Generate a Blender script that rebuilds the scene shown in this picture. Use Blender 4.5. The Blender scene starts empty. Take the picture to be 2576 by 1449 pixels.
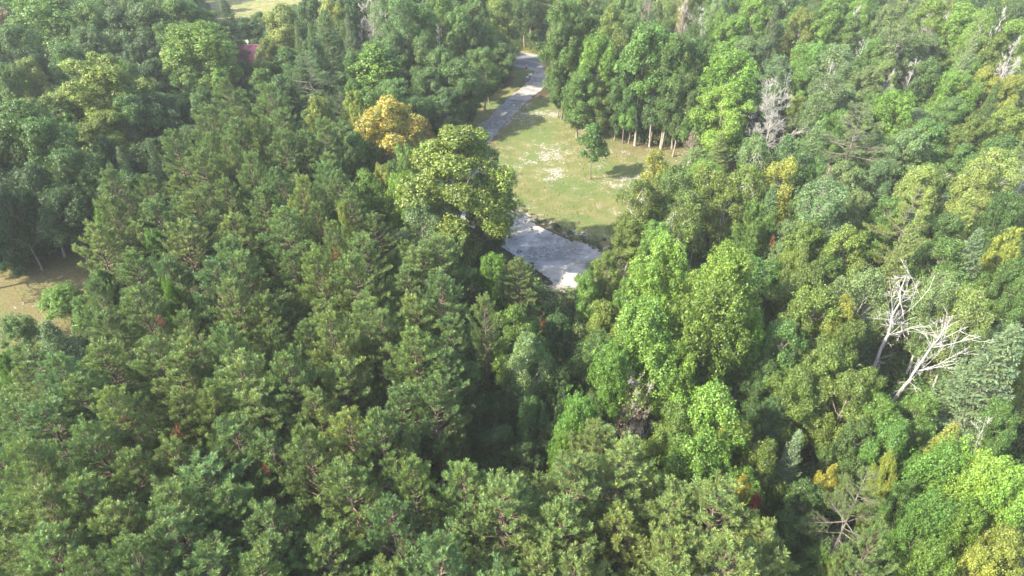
import bpy, bmesh, math
import numpy as np
from mathutils import Vector, Matrix

S = bpy.context.scene
COL = S.collection
rad = math.radians

# ------------------------------------------------------------------ camera, sky, sun
CAM_H, PITCH = 50.0, 36.0
cam_d = bpy.data.cameras.new("camera"); cam = bpy.data.objects.new("camera", cam_d); COL.objects.link(cam)
cam.location = (0, 0, CAM_H); cam.rotation_euler = (rad(90 - PITCH), 0, 0)
cam_d.sensor_width = 36; cam_d.lens = 24; cam_d.clip_end = 3000; cam_d.clip_start = 0.5
S.camera = cam

SUN_EL, SUN_AZ = 40.0, 24.0          # light travels towards +x, turned AZ degrees towards +y
ld = Vector((math.cos(rad(SUN_AZ)) * math.cos(rad(SUN_EL)), math.sin(rad(SUN_AZ)) * math.cos(rad(SUN_EL)), -math.sin(rad(SUN_EL))))
sun_d = bpy.data.lights.new("sun", 'SUN'); sun = bpy.data.objects.new("sun", sun_d); COL.objects.link(sun)
sun.rotation_euler = ld.to_track_quat('-Z', 'Y').to_euler(); sun.location = (-80, 0, 120)
sun_d.energy = 4.1; sun_d.angle = rad(0.6); sun_d.color = (1.0, 0.92, 0.74)

W = bpy.data.worlds.new("World"); S.world = W; W.use_nodes = True
nt = W.node_tree; nt.nodes.clear()
sky = nt.nodes.new('ShaderNodeTexSky'); sky.sky_type = 'NISHITA'; sky.sun_disc = False
sky.sun_elevation = rad(SUN_EL)
sd = -ld
sky.sun_rotation = math.atan2(sd.x, sd.y)
sky.air_density = 1.0; sky.dust_density = 2.0
bg = nt.nodes.new('ShaderNodeBackground'); bg.inputs['Strength'].default_value = 0.15
wo = nt.nodes.new('ShaderNodeOutputWorld')
nt.links.new(sky.outputs[0], bg.inputs[0]); nt.links.new(bg.outputs[0], wo.inputs[0])
S.view_settings.view_transform = 'Standard'; S.view_settings.look = 'None'
S.view_settings.exposure = 2.2; S.view_settings.gamma = 1.0; S.view_settings.use_curve_mapping = False
S.cycles.max_bounces = 6; S.cycles.diffuse_bounces = 3; S.cycles.transmission_bounces = 4
S.cycles.transparent_max_bounces = 4; S.cycles.volume_bounces = 1; S.cycles.glossy_bounces = 2
S.cycles.use_denoising = True

# ------------------------------------------------------------------ photo geometry helpers
FD = 24 / 36 * 2576.0
th = rad(PITCH)
FW = np.array([0, math.cos(th), -math.sin(th)]); DN = np.array([0, -math.sin(th), -math.cos(th)])
def ray(x, y):
    return FW + (x - 1288) / FD * np.array([1.0, 0, 0]) + (y - 724.5) / FD * DN
def at(x, y, h=0.0):
    """point of the place at height h seen at (x, y) of the photograph (2576 wide)"""
    r = ray(x, y); k = (h - CAM_H) / r[2]
    p = np.array([0, 0, CAM_H]) + k * r
    return p, k
def proj(p):
    q = np.asarray(p, float) - np.array([0, 0, CAM_H]); z = q @ FW
    z = np.where(np.abs(z) < .01, .01, z)
    return 1288 + FD * q[..., 0] / z, 724.5 + FD * (q @ DN) / z, z
def inpoly(x, y, poly):
    x = np.asarray(x, float); y = np.asarray(y, float); c = np.zeros(x.shape, bool)
    n = len(poly); j = n - 1
    for i in range(n):
        xi, yi = poly[i]; xj, yj = poly[j]
        if yi != yj:
            c ^= ((yi > y) != (yj > y)) & (x < (xj - xi) * (y - yi) / (yj - yi) + xi)
        j = i
    return c
def sdist(x, y, poly):
    """signed distance, positive inside"""
    x = np.asarray(x, float); y = np.asarray(y, float); d = np.full(x.shape, 1e9)
    n = len(poly)
    for i in range(n):
        ax, ay = poly[i]; bx, by = poly[(i + 1) % n]
        ex, ey = bx - ax, by - ay
        t = np.clip(((x - ax) * ex + (y - ay) * ey) / (ex * ex + ey * ey + 1e-9), 0, 1)
        d = np.minimum(d, np.hypot(x - ax - t * ex, y - ay - t * ey))
    return np.where(inpoly(x, y, poly), d, -d)
_nr = np.random.RandomState(77); _tab = _nr.rand(256, 256)
def vnoise(x, y, s, seed=0):
    x = np.asarray(x, float) / s + seed * 17.3; y = np.asarray(y, float) / s + seed * 9.1
    xi = np.floor(x).astype(int); yi = np.floor(y).astype(int); fx = x - xi; fy = y - yi
    fx = fx * fx * (3 - 2 * fx); fy = fy * fy * (3 - 2 * fy)
    g = lambda a, b: _tab[a % 256, b % 256]
    return (g(xi, yi) * (1 - fx) + g(xi + 1, yi) * fx) * (1 - fy) + (g(xi, yi + 1) * (1 - fx) + g(xi + 1, yi + 1) * fx) * fy
def fbm(x, y, s, seed=0, o=3):
    v = 0; a = .5; t = 0
    for i in range(o):
        v = v + a * vnoise(x, y, s / 2 ** i, seed + i * 3); t += a; a *= .5
    return v / t
def gz(x, y):
    """gentle relief of the ground"""
    return (fbm(x, y, 14, 5, 2) - .5) * .35

# ------------------------------------------------------------------ mesh and object helpers
def mesh_np(name, V, faces, mats=(), tint=None, midx=None, smooth=False, attrs=None):
    """faces: int array (n, 3|4) or list of such arrays; tint: (nverts, 3) multiplier"""
    me = bpy.data.meshes.new(name)
    if isinstance(faces, np.ndarray): faces = [faces]
    faces = [f for f in faces if len(f)]
    V = np.ascontiguousarray(V, np.float32)
    me.vertices.add(len(V)); me.vertices.foreach_set('co', V.ravel())
    lt = np.concatenate([np.full(len(f), f.shape[1], np.int32) for f in faces])
    li = np.concatenate([f.ravel() for f in faces]).astype(np.int32)
    ls = np.concatenate([[0], np.cumsum(lt)[:-1]]).astype(np.int32)
    me.loops.add(len(li)); me.loops.foreach_set('vertex_index', li)
    me.polygons.add(len(lt)); me.polygons.foreach_set('loop_start', ls); me.polygons.foreach_set('loop_total', lt)
    if midx is not None: me.polygons.foreach_set('material_index', np.asarray(midx, np.int32))
    me.polygons.foreach_set('use_smooth', np.full(len(lt), smooth, bool))
    for m in mats: me.materials.append(m)
    if tint is not None:
        a = me.color_attributes.new('tint', 'FLOAT_COLOR', 'POINT')
        c = np.ones((len(V), 4), np.float32); c[:, :3] = tint; a.data.foreach_set('color', c.ravel())
    for k, v in (attrs or {}).items():
        a = me.attributes.new(k, 'FLOAT', 'POINT'); a.data.foreach_set('value', np.asarray(v, np.float32))
    me.update(calc_edges=True)
    return me
def link(name, data, parent=None, loc=None):
    o = bpy.data.objects.new(name, data); COL.objects.link(o)
    if parent is not None: o.parent = parent
    if loc is not None: o.location = loc
    return o
def tag(o, label=None, cat=None, group=None, kind=None):
    if label: o['label'] = label
    if cat: o['category'] = cat
    if group: o['group'] = group
    if kind: o['kind'] = kind
    return o
class Tubes:
    def __init__(s): s.V = []; s.F = []; s.n = 0
    def add(s, pts, r, sides=5):
        P = np.asarray(pts, float); m = len(P); r = np.broadcast_to(np.asarray(r, float), (m,))
        T = np.gradient(P, axis=0); T /= np.linalg.norm(T, axis=1)[:, None] + 1e-9
        up = np.array([0, 0, 1.0]) if abs(T[0, 2]) < .9 else np.array([1.0, 0, 0])
        A = np.cross(T, up); A /= np.linalg.norm(A, axis=1)[:, None] + 1e-9; B = np.cross(T, A)
        an = np.arange(sides) / sides * 2 * np.pi
        R = P[:, None] + r[:, None, None] * (np.cos(an)[None, :, None] * A[:, None] + np.sin(an)[None, :, None] * B[:, None])
        s.V.append(R.reshape(-1, 3))
        i = np.arange(m - 1)[:, None] * sides; j = np.arange(sides)[None]; jn = (j + 1) % sides
        s.F.append(np.stack([i + j, i + jn, i + sides + jn, i + sides + j], -1).reshape(-1, 4) + s.n)
        s.n += m * sides
        return P[-1]
    def mesh(s, name, mat, tint=None):
        return mesh_np(name, np.concatenate(s.V), np.concatenate(s.F), [mat], smooth=True)
def curve_pts(a, b, n=5, bend=(0, 0, 0), jit=0, rng=None):
    a = np.asarray(a, float); b = np.asarray(b, float); t = np.linspace(0, 1, n)[:, None]
    p = a + (b - a) * t + np.asarray(bend) * (4 * t * (1 - t))
    if jit: p[1:-1] += rng.normal(0, jit, (n - 2, 3))
    return p
def unit(v): return v / (np.linalg.norm(v, axis=-1, keepdims=True) + 1e-9)
def frame(nrm, rng):
    t = rng.normal(size=nrm.shape); a = unit(np.cross(nrm, t)); return a, np.cross(nrm, a)

# ------------------------------------------------------------------ materials
def mat(name):
    m = bpy.data.materials.new(name); m.use_nodes = True; m.node_tree.nodes.clear()
    return m, m.node_tree.nodes, m.node_tree.links
def out(m, sh):
    o = m.node_tree.nodes.new('ShaderNodeOutputMaterial'); m.node_tree.links.new(sh, o.inputs['Surface'])
def mixc(N, L, f, a, b, mode='MIX'):
    n = N.new('ShaderNodeMix'); n.data_type = 'RGBA'; n.blend_type = mode
    for s, v in ((n.inputs[0], f), (n.inputs[6], a), (n.inputs[7], b)):
        if hasattr(v, 'is_linked'): L.new(v, s)
        elif isinstance(v, (int, float)): s.default_value = v
        else: s.default_value = (*v, 1)
    return n.outputs[2]
def math_(N, L, op, a, b=0.0, c=None):
    n = N.new('ShaderNodeMath'); n.operation = op
    for s, v in zip(n.inputs, (a, b, c)):
        if v is None: continue
        if hasattr(v, 'is_linked'): L.new(v, s)
        else: s.default_value = v
    return n.outputs[0]
def noise(N, L, scale, detail=3, vec=None, rough=.6):
    n = N.new('ShaderNodeTexNoise'); n.inputs['Scale'].default_value = scale; n.inputs['Detail'].default_value = detail
    n.inputs['Roughness'].default_value = rough
    if vec is not None: L.new(vec, n.inputs['Vector'])
    return n.outputs[0]
def smap(N, L, v, a, b, c=0., d=1.):
    n = N.new('ShaderNodeMapRange'); n.interpolation_type = 'SMOOTHSTEP'; L.new(v, n.inputs[0])
    for i, x in enumerate((a, b, c, d)): n.inputs[i + 1].default_value = x
    return n.outputs[0]
def attr(N, name, o=2):
    n = N.new('ShaderNodeAttribute'); n.attribute_name = name; return n.outputs[o]

def leaf_material(name, transl=.35, gloss=.35, rough=.55, fixed=None):
    m, N, L = mat(name)
    if fixed is None:
        oi = N.new('ShaderNodeObjectInfo'); base = oi.outputs['Color']
    else:
        rgb = N.new('ShaderNodeRGB'); rgb.outputs[0].default_value = (*fixed, 1); base = rgb.outputs[0]
    c = mixc(N, L, 1.0, base, attr(N, 'tint', 0), 'MULTIPLY')
    p = N.new('ShaderNodeBsdfPrincipled'); L.new(c, p.inputs['Base Color'])
    p.inputs['Roughness'].default_value = rough; p.inputs['Specular IOR Level'].default_value = gloss
    t = N.new('ShaderNodeBsdfTranslucent')
    ct = mixc(N, L, 1.0, c, (1.15, 1.25, .55), 'MULTIPLY'); L.new(ct, t.inputs['Color'])
    x = N.new('ShaderNodeMixShader'); x.inputs[0].default_value = transl
    L.new(p.outputs[0], x.inputs[1]); L.new(t.outputs[0], x.inputs[2]); out(m, x.outputs[0])
    return m
def bark_material(name, dark=.55, scale=6, birch=False):
    m, N, L = mat(name)
    oi = N.new('ShaderNodeObjectInfo'); tc = N.new('ShaderNodeTexCoord')
    mp = N.new('ShaderNodeMapping'); L.new(tc.outputs['Object'], mp.inputs[0])
    mp.inputs['Scale'].default_value = (1, 1, .25) if not birch else (.7, .7, 3.0)
    n = noise(N, L, scale, 4, mp.outputs[0])
    f = smap(N, L, n, .35, .65) if not birch else smap(N, L, n, .60, .68, 0, .85)
    dk = mixc(N, L, 1.0, oi.outputs['Color'], (dark, dark, dark) if not birch else (.12, .11, .10), 'MULTIPLY')
    c = mixc(N, L, f, oi.outputs['Color'], dk) if birch else mixc(N, L, f, dk, oi.outputs['Color'])
    p = N.new('ShaderNodeBsdfPrincipled'); L.new(c, p.inputs['Base Color']); p.inputs['Roughness'].default_value = .85
    p.inputs['Specular IOR Level'].default_value = .2
    b = N.new('ShaderNodeBump'); b.inputs['Strength'].default_value = .5; b.inputs['Distance'].default_value = .04
    L.new(n, b.inputs['Height']); L.new(b.outputs[0], p.inputs['Normal']); out(m, p.outputs[0])
    return m
def plain(name, col, rough=.6, var=.2, scale=3, metal=0., spec=.4):
    m, N, L = mat(name)
    tc = N.new('ShaderNodeTexCoord'); n = noise(N, L, scale, 4, tc.outputs['Object'])
    c = mixc(N, L, n, tuple(x * (1 - var) for x in col), tuple(min(1, x * (1 + var)) for x in col))
    p = N.new('ShaderNodeBsdfPrincipled'); L.new(c, p.inputs['Base Color'])
    p.inputs['Roughness'].default_value = rough; p.inputs['Metallic'].default_value = metal
    p.inputs['Specular IOR Level'].default_value = spec
    out(m, p.outputs[0]); return m

M_LEAF = leaf_material('broad_leaf', .34, .45, .5)
M_NEEDLE = leaf_material('pine_needle', .30, .35, .55)
M_BARK = bark_material('bark')
M_BIRCH = bark_material('birch_bark', birch=True, scale=2.2)
M_DEAD = bark_material('dead_wood', dark=.7, scale=9)

# ------------------------------------------------------------------ the ground and what lies on it
# outlines of open ground, as seen in the photograph
def G(pts, h=0): return [tuple(at(x, y, h)[0][:2]) for x, y in pts]
LAWN = G([(1215, 375), (1262, 318), (1300, 262), (1385, 238), (1440, 292), (1530, 318), (1620, 370), (1760, 372), (1850, 420), (1760, 470), (1640, 500), (1600, 600), (1510, 640), (1400, 590), (1300, 530), (1215, 500), (1170, 440)])
PAD = G([(1120, 470), (1205, 462), (1300, 516), (1372, 560), (1440, 588), (1515, 603), (1560, 640), (1560, 700), (1480, 745), (1395, 742), (1335, 700), (1262, 650), (1190, 600), (1110, 560)])
DRIVE = G([(1344, 178), (1338, 189), (1321, 213), (1288, 238), (1250, 270), (1217, 310), (1184, 347), (1170, 380), (1150, 430), (1120, 480), (1215, 482), (1208, 430), (1212, 400), (1224, 373), (1251, 333), (1288, 297), (1330, 255), (1375, 218), (1378, 195), (1374, 178)])
VERGE = G([(1340, 183), (1300, 172), (1280, 215), (1225, 245), (1150, 280), (1085, 298), (1090, 335), (1184, 350), (1225, 315), (1295, 240)])
SIDE = G([(-250, 790), (-100, 730), (60, 660), (160, 600), (230, 600), (240, 760), (150, 850), (90, 880), (-250, 1000)])
R0, R1 = np.array([-140.0, 262.5]), np.array([190.0, 30.0])   # the road's centre line
rdir = unit((np.array([39.3, 132.9]) - np.array([-.3, 160.0]))); rn = np.array([-rdir[1], rdir[0]])
RC = np.array([2.6, 158.3])
def road_off(t): return .02 * np.clip(-np.asarray(t, float) - 22, 0, None) ** 2
def road_d(x, y):
    x = np.asarray(x, float) - RC[0]; y = np.asarray(y, float) - RC[1]
    t = x * rdir[0] + y * rdir[1]; return (x * rn[0] + y * rn[1] - road_off(t)) / np.sqrt(1 + (.04 * np.clip(-t - 22, 0, 120)) ** 2)
ROADW = 3.7
FIELD = G([(380, -60), (500, 0), (540, 30), (560, 130), (640, 160), (690, 150), (700, 40), (740, 25), (860, 20), (900, -60)])
VERGE_POLY = G([(1285, 100), (1340, 95), (1400, 120), (1400, 160), (1330, 140), (1280, 125)])

def build_ground():
    xs = np.unique(np.concatenate([np.linspace(-900, -170, 12), np.arange(-170, -60, 3.), np.arange(-60, 60, .6), np.arange(60, 170, 3.), np.linspace(170, 900, 12)]))
    ys = np.unique(np.concatenate([np.linspace(-300, 10, 8), np.arange(10, 40, 3.), np.arange(40, 170, .6), np.arange(170, 260, 3.), np.linspace(260, 1500, 14)]))
    X, Y = np.meshgrid(xs, ys); nx, ny = len(xs), len(ys); x = X.ravel(); y = Y.ravel()
    z = gz(x, y) * np.clip(1 - sdist(x, y, PAD) * .5, 0, 1) * np.clip((np.abs(road_d(x, y)) - 4) / 3, 0, 1) * np.clip(1 - (sdist(x, y, DRIVE) + .8), 0, 1)
    far = np.clip((np.hypot(x, y - 100) - 300) / 600, 0, 1); z = z - far * 6
    w = (fbm(x, y, 3.0, 3) - .5) * 3
    sm = lambda v, a: np.clip(v / a + .5, 0, 1)
    lawn = sm(sdist(x, y, LAWN) + w * .7, 1.6)
    lawn = np.maximum(lawn, sm(sdist(x, y, VERGE) + w * .7, 1.6))
    side = sm(sdist(x, y, SIDE) + w, 2.)
    field = np.maximum(sm(sdist(x, y, FIELD) + w, 3.), sm(10 - np.abs(road_d(x, y)) + w, 3.))
    fr = np.exp(-((sdist(x, y, PAD) + .3) / 1.5) ** 2) * .5 + np.exp(-((sdist(x, y, DRIVE) + .1) / .6) ** 2) * .5
    sand = fr
    for px, py, rx, ry, a in ((1385, 385, 2.6, 3.2, .95), (1392, 432, 1.7, 2.4, 1.05), (1330, 408, 2.2, 1.6, .75), (1440, 380, 3, 2.2, .6), (1570, 462, 3.6, 2.2, .9), (1360, 287, 4.5, 2.2, .85),
                              (1300, 300, 2.5, 2.5, .8), (1500, 400, 3.4, 1.5, .6), (1550, 380, 3, 1.2, .6), (1420, 345, 3, 1.5, .55), (1480, 330, 3, 1, .5), (1560, 530, 1.5, 1, .5), (1385, 540, 2.5, 1, .5), (1640, 400, 4, 1, .5)):
        g = at(px, py)[0]; sand = np.maximum(sand, a * .8 * np.exp(-((x - g[0]) / (rx * 1.7)) ** 2 - ((y - g[1]) / (ry * 1.6)) ** 2))
    g = at(1440, 380)[0]; sand = np.maximum(sand, .40 * np.exp(-((x - g[0]) / 13) ** 2 - ((y - g[1]) / 9) ** 2))
    g = at(1640, 370)[0]
    dry = np.clip(np.exp(-((x - g[0]) / 12) ** 2 - ((y - g[1]) / 5) ** 2) + .9 * np.exp(-((sdist(x, y, LAWN)) / 1.5) ** 2), 0, 1)
    g = at(190, 720)[0]
    dry = np.maximum(dry, np.where(side > 0, np.clip(.35 + .6 * np.exp(-((x - g[0]) / 14) ** 2 - ((y - g[1]) / 16) ** 2), 0, 1), 0))
    j = np.arange(nx - 1)[None]; i = np.arange(ny - 1)[:, None] * nx
    F = np.stack([i + j, i + j + 1, i + nx + j + 1, i + nx + j], -1).reshape(-1, 4)
    m, N, L = mat('ground_cover')
    geo = N.new('ShaderNodeNewGeometry'); P = geo.outputs['Position']
    n1 = noise(N, L, .45, 5, P); n2 = noise(N, L, 2.6, 5, P, .7); n3 = noise(N, L, 11, 3, P, .7); n4 = noise(N, L, .12, 3, P)
    green = mixc(N, L, smap(N, L, n1, .35, .65), (.104, .118, .036), (.152, .146, .056))
    green = mixc(N, L, smap(N, L, n2, .50, .72), green, (.066, .108, .028))
    green = mixc(N, L, smap(N, L, n4, .44, .58, 0, .7), green, (.070, .12, .03))
    green = mixc(N, L, smap(N, L, n1, .52, .64, 0, .5), green, (.15, .125, .062))
    green = mixc(N, L, smap(N, L, n3, .45, .7, 0, .7), green, (.20, .18, .09))
    dryc = mixc(N, L, smap(N, L, n2, .35, .7), (.16, .12, .062), (.095, .09, .038))
    lawnc = mixc(N, L, math_(N, L, 'MULTIPLY', attr(N, 'dry'), smap(N, L, n1, .3, .6, .45, 1.)), green, dryc)
    litter = mixc(N, L, smap(N, L, n2, .35, .65), (.040, .026, .017), (.075, .050, .030))
    litter = mixc(N, L, smap(N, L, n1, .5, .62), litter, (.030, .045, .016))
    fieldc = mixc(N, L, smap(N, L, n1, .35, .65), (.12, .135, .045), (.20, .18, .08))
    c = mixc(N, L, attr(N, 'field'), litter, fieldc)
    c = mixc(N, L, attr(N, 'lawn'), c, lawnc)
    sandc = mixc(N, L, n3, (.235, .21, .185), (.34, .315, .285))
    sv = math_(N, L, 'ADD', attr(N, 'sand'), math_(N, L, 'MULTIPLY', math_(N, L, 'SUBTRACT', math_(N, L, 'ADD', math_(N, L, 'MULTIPLY', n2, .6), math_(N, L, 'MULTIPLY', n1, .4)), .50), 7.0))
    c = mixc(N, L, smap(N, L, sv, .68, .95), c, sandc)
    p = N.new('ShaderNodeBsdfPrincipled'); L.new(c, p.inputs['Base Color']); p.inputs['Roughness'].default_value = .95
    p.inputs['Specular IOR Level'].default_value = .1
    b = N.new('ShaderNodeBump'); b.inputs['Strength'].default_value = .9; b.inputs['Distance'].default_value = .12
    L.new(n3, b.inputs['Height']); b2 = N.new('ShaderNodeBump'); b2.inputs['Strength'].default_value = .7; b2.inputs['Distance'].default_value = .4
    L.new(n2, b2.inputs['Height']); L.new(b.outputs[0], b2.inputs['Normal']); L.new(b2.outputs[0], p.inputs['Normal']); out(m, p.outputs[0])
    me = mesh_np('ground', np.stack([x, y, z], 1), F, [m], smooth=True,
                 attrs={'lawn': np.maximum(lawn, side), 'sand': sand * (1 - field * .9), 'field': field, 'dry': dry})
    tag(link('ground', me), 'forest floor with mown grass clearings and bare sandy patches', kind='structure')
build_ground()

def sheet(name, test, bounds, step, z0, material, label, attrs=None, noisey=.5):
    x0, x1, y0, y1 = bounds
    xs = np.arange(x0, x1, step); ys = np.arange(y0, y1, step); X, Y = np.meshgrid(xs, ys)
    nx = len(xs); x = X.ravel(); y = Y.ravel()
    d = test(x, y) + (fbm(x, y, 1.6, 8) - .5) * 2 * noisey + (fbm(x, y, .5, 11) - .5) * noisey
    j = np.arange(nx - 1)[None]; i = np.arange(len(ys) - 1)[:, None] * nx
    F = np.stack([i + j, i + j + 1, i + nx + j + 1, i + nx + j], -1).reshape(-1, 4)
    F = F[(d[F] > 0).all(1)]
    used, inv = np.unique(F, return_inverse=True); F = inv.reshape(-1, 4); x = x[used]; y = y[used]; d = d[used]
    z = np.full(len(x), z0) + np.clip(gz(x, y), 0, 1) * np.clip(1 - d, 0, 1)
    z = z + np.where(d < .3, -.0, .0)
    me = mesh_np(name, np.stack([x, y, z], 1), F, [material], smooth=True, attrs=(attrs(x, y, d) if attrs else None))
    return tag(link(name, me), label, kind='structure')

def gravel_material(nm='pale_gravel', dull=1.0):
    m, N, L = mat(nm)
    geo = N.new('ShaderNodeNewGeometry'); P = geo.outputs['Position']
    n1 = noise(N, L, .35, 5, P, .65); n2 = noise(N, L, 1.8, 6, P, .75); n3 = noise(N, L, 14, 4, P, .8); nb = noise(N, L, .16, 3, P)
    c = mixc(N, L, smap(N, L, n2, .42, .58), (.112, .106, .096), (.270, .256, .232))
    c = mixc(N, L, smap(N, L, nb, .42, .60, 0, .75), c, (.31, .30, .285))
    c = mixc(N, L, smap(N, L, n1, .50, .64, 0, .75), c, (.13, .125, .118))
    c = mixc(N, L, smap(N, L, noise(N, L, .9, 6, P, .75), .5, .62, 0, .6), c, (.10, .098, .092))
    c = mixc(N, L, math_(N, L, 'MULTIPLY', attr(N, 'edge'), smap(N, L, n1, .35, .6)), c, (.30, .26, .21))
    c = mixc(N, L, smap(N, L, n3, .5, .7, 0, .6), c, (.10, .095, .09))
    er = math_(N, L, 'ADD', attr(N, 'rim'), math_(N, L, 'MULTIPLY', math_(N, L, 'SUBTRACT', math_(N, L, 'ADD', math_(N, L, 'MULTIPLY', n2, .5), math_(N, L, 'MULTIPLY', noise(N, L, 1.1, 5, P, .7), .5)), .5), 5.0))
    c = mixc(N, L, smap(N, L, er, .5, .75), c, mixc(N, L, n1, (.075, .07, .04), (.12, .105, .07)))
    wd = math_(N, L, 'ADD', attr(N, 'weed'), math_(N, L, 'MULTIPLY', math_(N, L, 'SUBTRACT', n2, .5), 1.6))
    c = mixc(N, L, smap(N, L, wd, .62, .8, 0, .85), c, (.045, .050, .028))
    c = mixc(N, L, 1.0, c, (dull, dull, dull), 'MULTIPLY')
    p = N.new('ShaderNodeBsdfPrincipled'); L.new(c, p.inputs['Base Color']); p.inputs['Roughness'].default_value = .95
    b = N.new('ShaderNodeBump'); b.inputs['Strength'].default_value = .8; b.inputs['Distance'].default_value = .06
    L.new(n3, b.inputs['Height']); b2 = N.new('ShaderNodeBump'); b2.inputs['Strength'].default_value = .5; b2.inputs['Distance'].default_value = .25
    L.new(n2, b2.inputs['Height']); L.new(b.outputs[0], b2.inputs['Normal']); L.new(b2.outputs[0], p.inputs['Normal']); out(m, p.outputs[0])
    return m
M_GRAVEL = gravel_material()
WEED = [(1395, 572, 1.6), (1432, 590, 1.4), (1300, 540, 1.3), (1460, 600, 1.6), (1500, 612, 1.5), (1350, 556, 1.2), (1320, 520, 1.0), (1545, 640, 2.0), (1250, 500, 1.0), (1395, 740, 2.5), (1280, 640, 1.2), (1480, 740, 2)]
def pad_attrs(x, y, d):
    w = np.zeros(len(x))
    for px, py, r in WEED:
        g = at(px, py)[0]; w = np.maximum(w, .85 * np.exp(-((x - g[0]) ** 2 + (y - g[1]) ** 2) / r ** 2))
    g = at(1405, 680)[0]; e = np.exp(-((x - g[0]) / 2.5) ** 2 - ((y - g[1]) / 1.5) ** 2)
    return {'edge': np.clip(np.maximum(np.exp(-(d / 1.6) ** 2) * .9, e), 0, 1), 'weed': w, 'rim': np.clip(1.05 - d / 2.6, 0, 1.1) * np.where(y > 72, 1, .8)}
sheet('gravel_pad', lambda x, y: sdist(x, y, PAD), (-16, 20, 62, 102), .2, .012, M_GRAVEL, 'pale grey crushed gravel parking pad with weedy edges', pad_attrs, .9)
sheet('driveway', lambda x, y: sdist(x, y, DRIVE), (-16, 14, 88, 156), .2, .022, gravel_material('drive_gravel', .88), 'pale gravel driveway running from the road to the pad', lambda x, y, d: {'edge': np.exp(-(d / .5) ** 2), 'weed': np.zeros(len(x)), 'rim': np.clip(.9 - d / .6, 0, 1.2)}, .35)

def build_road():
    m, N, L = mat('asphalt')
    geo = N.new('ShaderNodeNewGeometry'); P = geo.outputs['Position']
    n1 = noise(N, L, .5, 4, P); n3 = noise(N, L, 12, 3, P, .8)
    c = mixc(N, L, n1, (.075, .076, .082), (.10, .101, .105)); c = mixc(N, L, smap(N, L, n3, .4, .8, 0, .5), c, (.13, .13, .13))
    p = N.new('ShaderNodeBsdfPrincipled'); L.new(c, p.inputs['Base Color']); p.inputs['Roughness'].default_value = .85; out(m, p.outputs[0])
    def strip(name, off, w, z, material, label, t0=-110, t1=230, par=None):
        t = np.linspace(t0, t1, 60); V = []; cl = RC[None] + rdir[None] * t[:, None] + rn[None] * road_off(t)[:, None]; tg = unit(np.gradient(cl, axis=0)); nn_ = np.stack([-tg[:, 1], tg[:, 0]], 1)
        for s in (-1, 1):
            q = cl + nn_ * (off + s * w / 2)
            V.append(np.stack([q[:, 0], q[:, 1], np.full(60, z)], 1))
        V = np.concatenate(V); i = np.arange(59); F = np.stack([i, i + 1, i + 61, i + 60], 1)
        return link(name, mesh_np(name, V, F, [material]), par)
    rd = tag(strip('road', 0, ROADW * 2, .030, m, ''), 'two lane grey asphalt road crossing behind the trees', kind='structure')
    yl = plain('yellow_road_paint', (.30, .23, .08), .7, .25, 2); wh = plain('worn_white_paint', (.34, .34, .33), .7, .25, 2)
    strip('centre_line', .12, .13, .034, yl, '', par=rd); strip('centre_line', -.12, .13, .034, yl, '', par=rd)
    strip('edge_line', ROADW - .35, .12, .034, wh, '', par=rd); strip('edge_line', -ROADW + .35, .12, .034, wh, '', par=rd)
    gv = plain('shoulder_gravel', (.21, .19, .17), .95, .3, 2)
    tag(strip('road_shoulder', ROADW + .5, 1.2, .020, gv, ''), 'narrow gravel shoulder on the far side of the road', kind='structure')
    tag(strip('road_shoulder', -ROADW - .5, 1.2, .016, gv, ''), 'narrow gravel shoulder on the near side of the road', kind='structure')
build_road()

# ------------------------------------------------------------------ foliage builders
def leaves(P, Nrm, rng, size, tint_c, asp=.62, flutter=.55, huevar=.09, valvar=.24):
    """P (n,3) leaf centres, Nrm (n,3) facing; returns V, F, tint"""
    n = len(P); nn = unit(Nrm + rng.normal(0, flutter, (n, 3))); a, b = frame(nn, rng)
    s = size * rng.uniform(.7, 1.25, n)[:, None]
    # pointed leaf spray: four corners, slightly folded
    V = np.stack([P - a * s * .5, P + b * s * asp * .5 - nn * s * .06, P + a * s * .5 - nn * s * .12, P - b * s * asp * .5 - nn * s * .06], 1).reshape(-1, 3)
    F = np.arange(n * 4).reshape(-1, 4)
    v = tint_c * (1 + rng.normal(0, valvar, n))[:, None].clip(.5, 1.7)
    h = rng.normal(0, huevar, n)
    v = v * np.stack([1 + h, 1 + h * .25, 1 - h * .3], 1).clip(.4, 1.8)
    return V, F, np.repeat(v, 4, 0)

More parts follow.
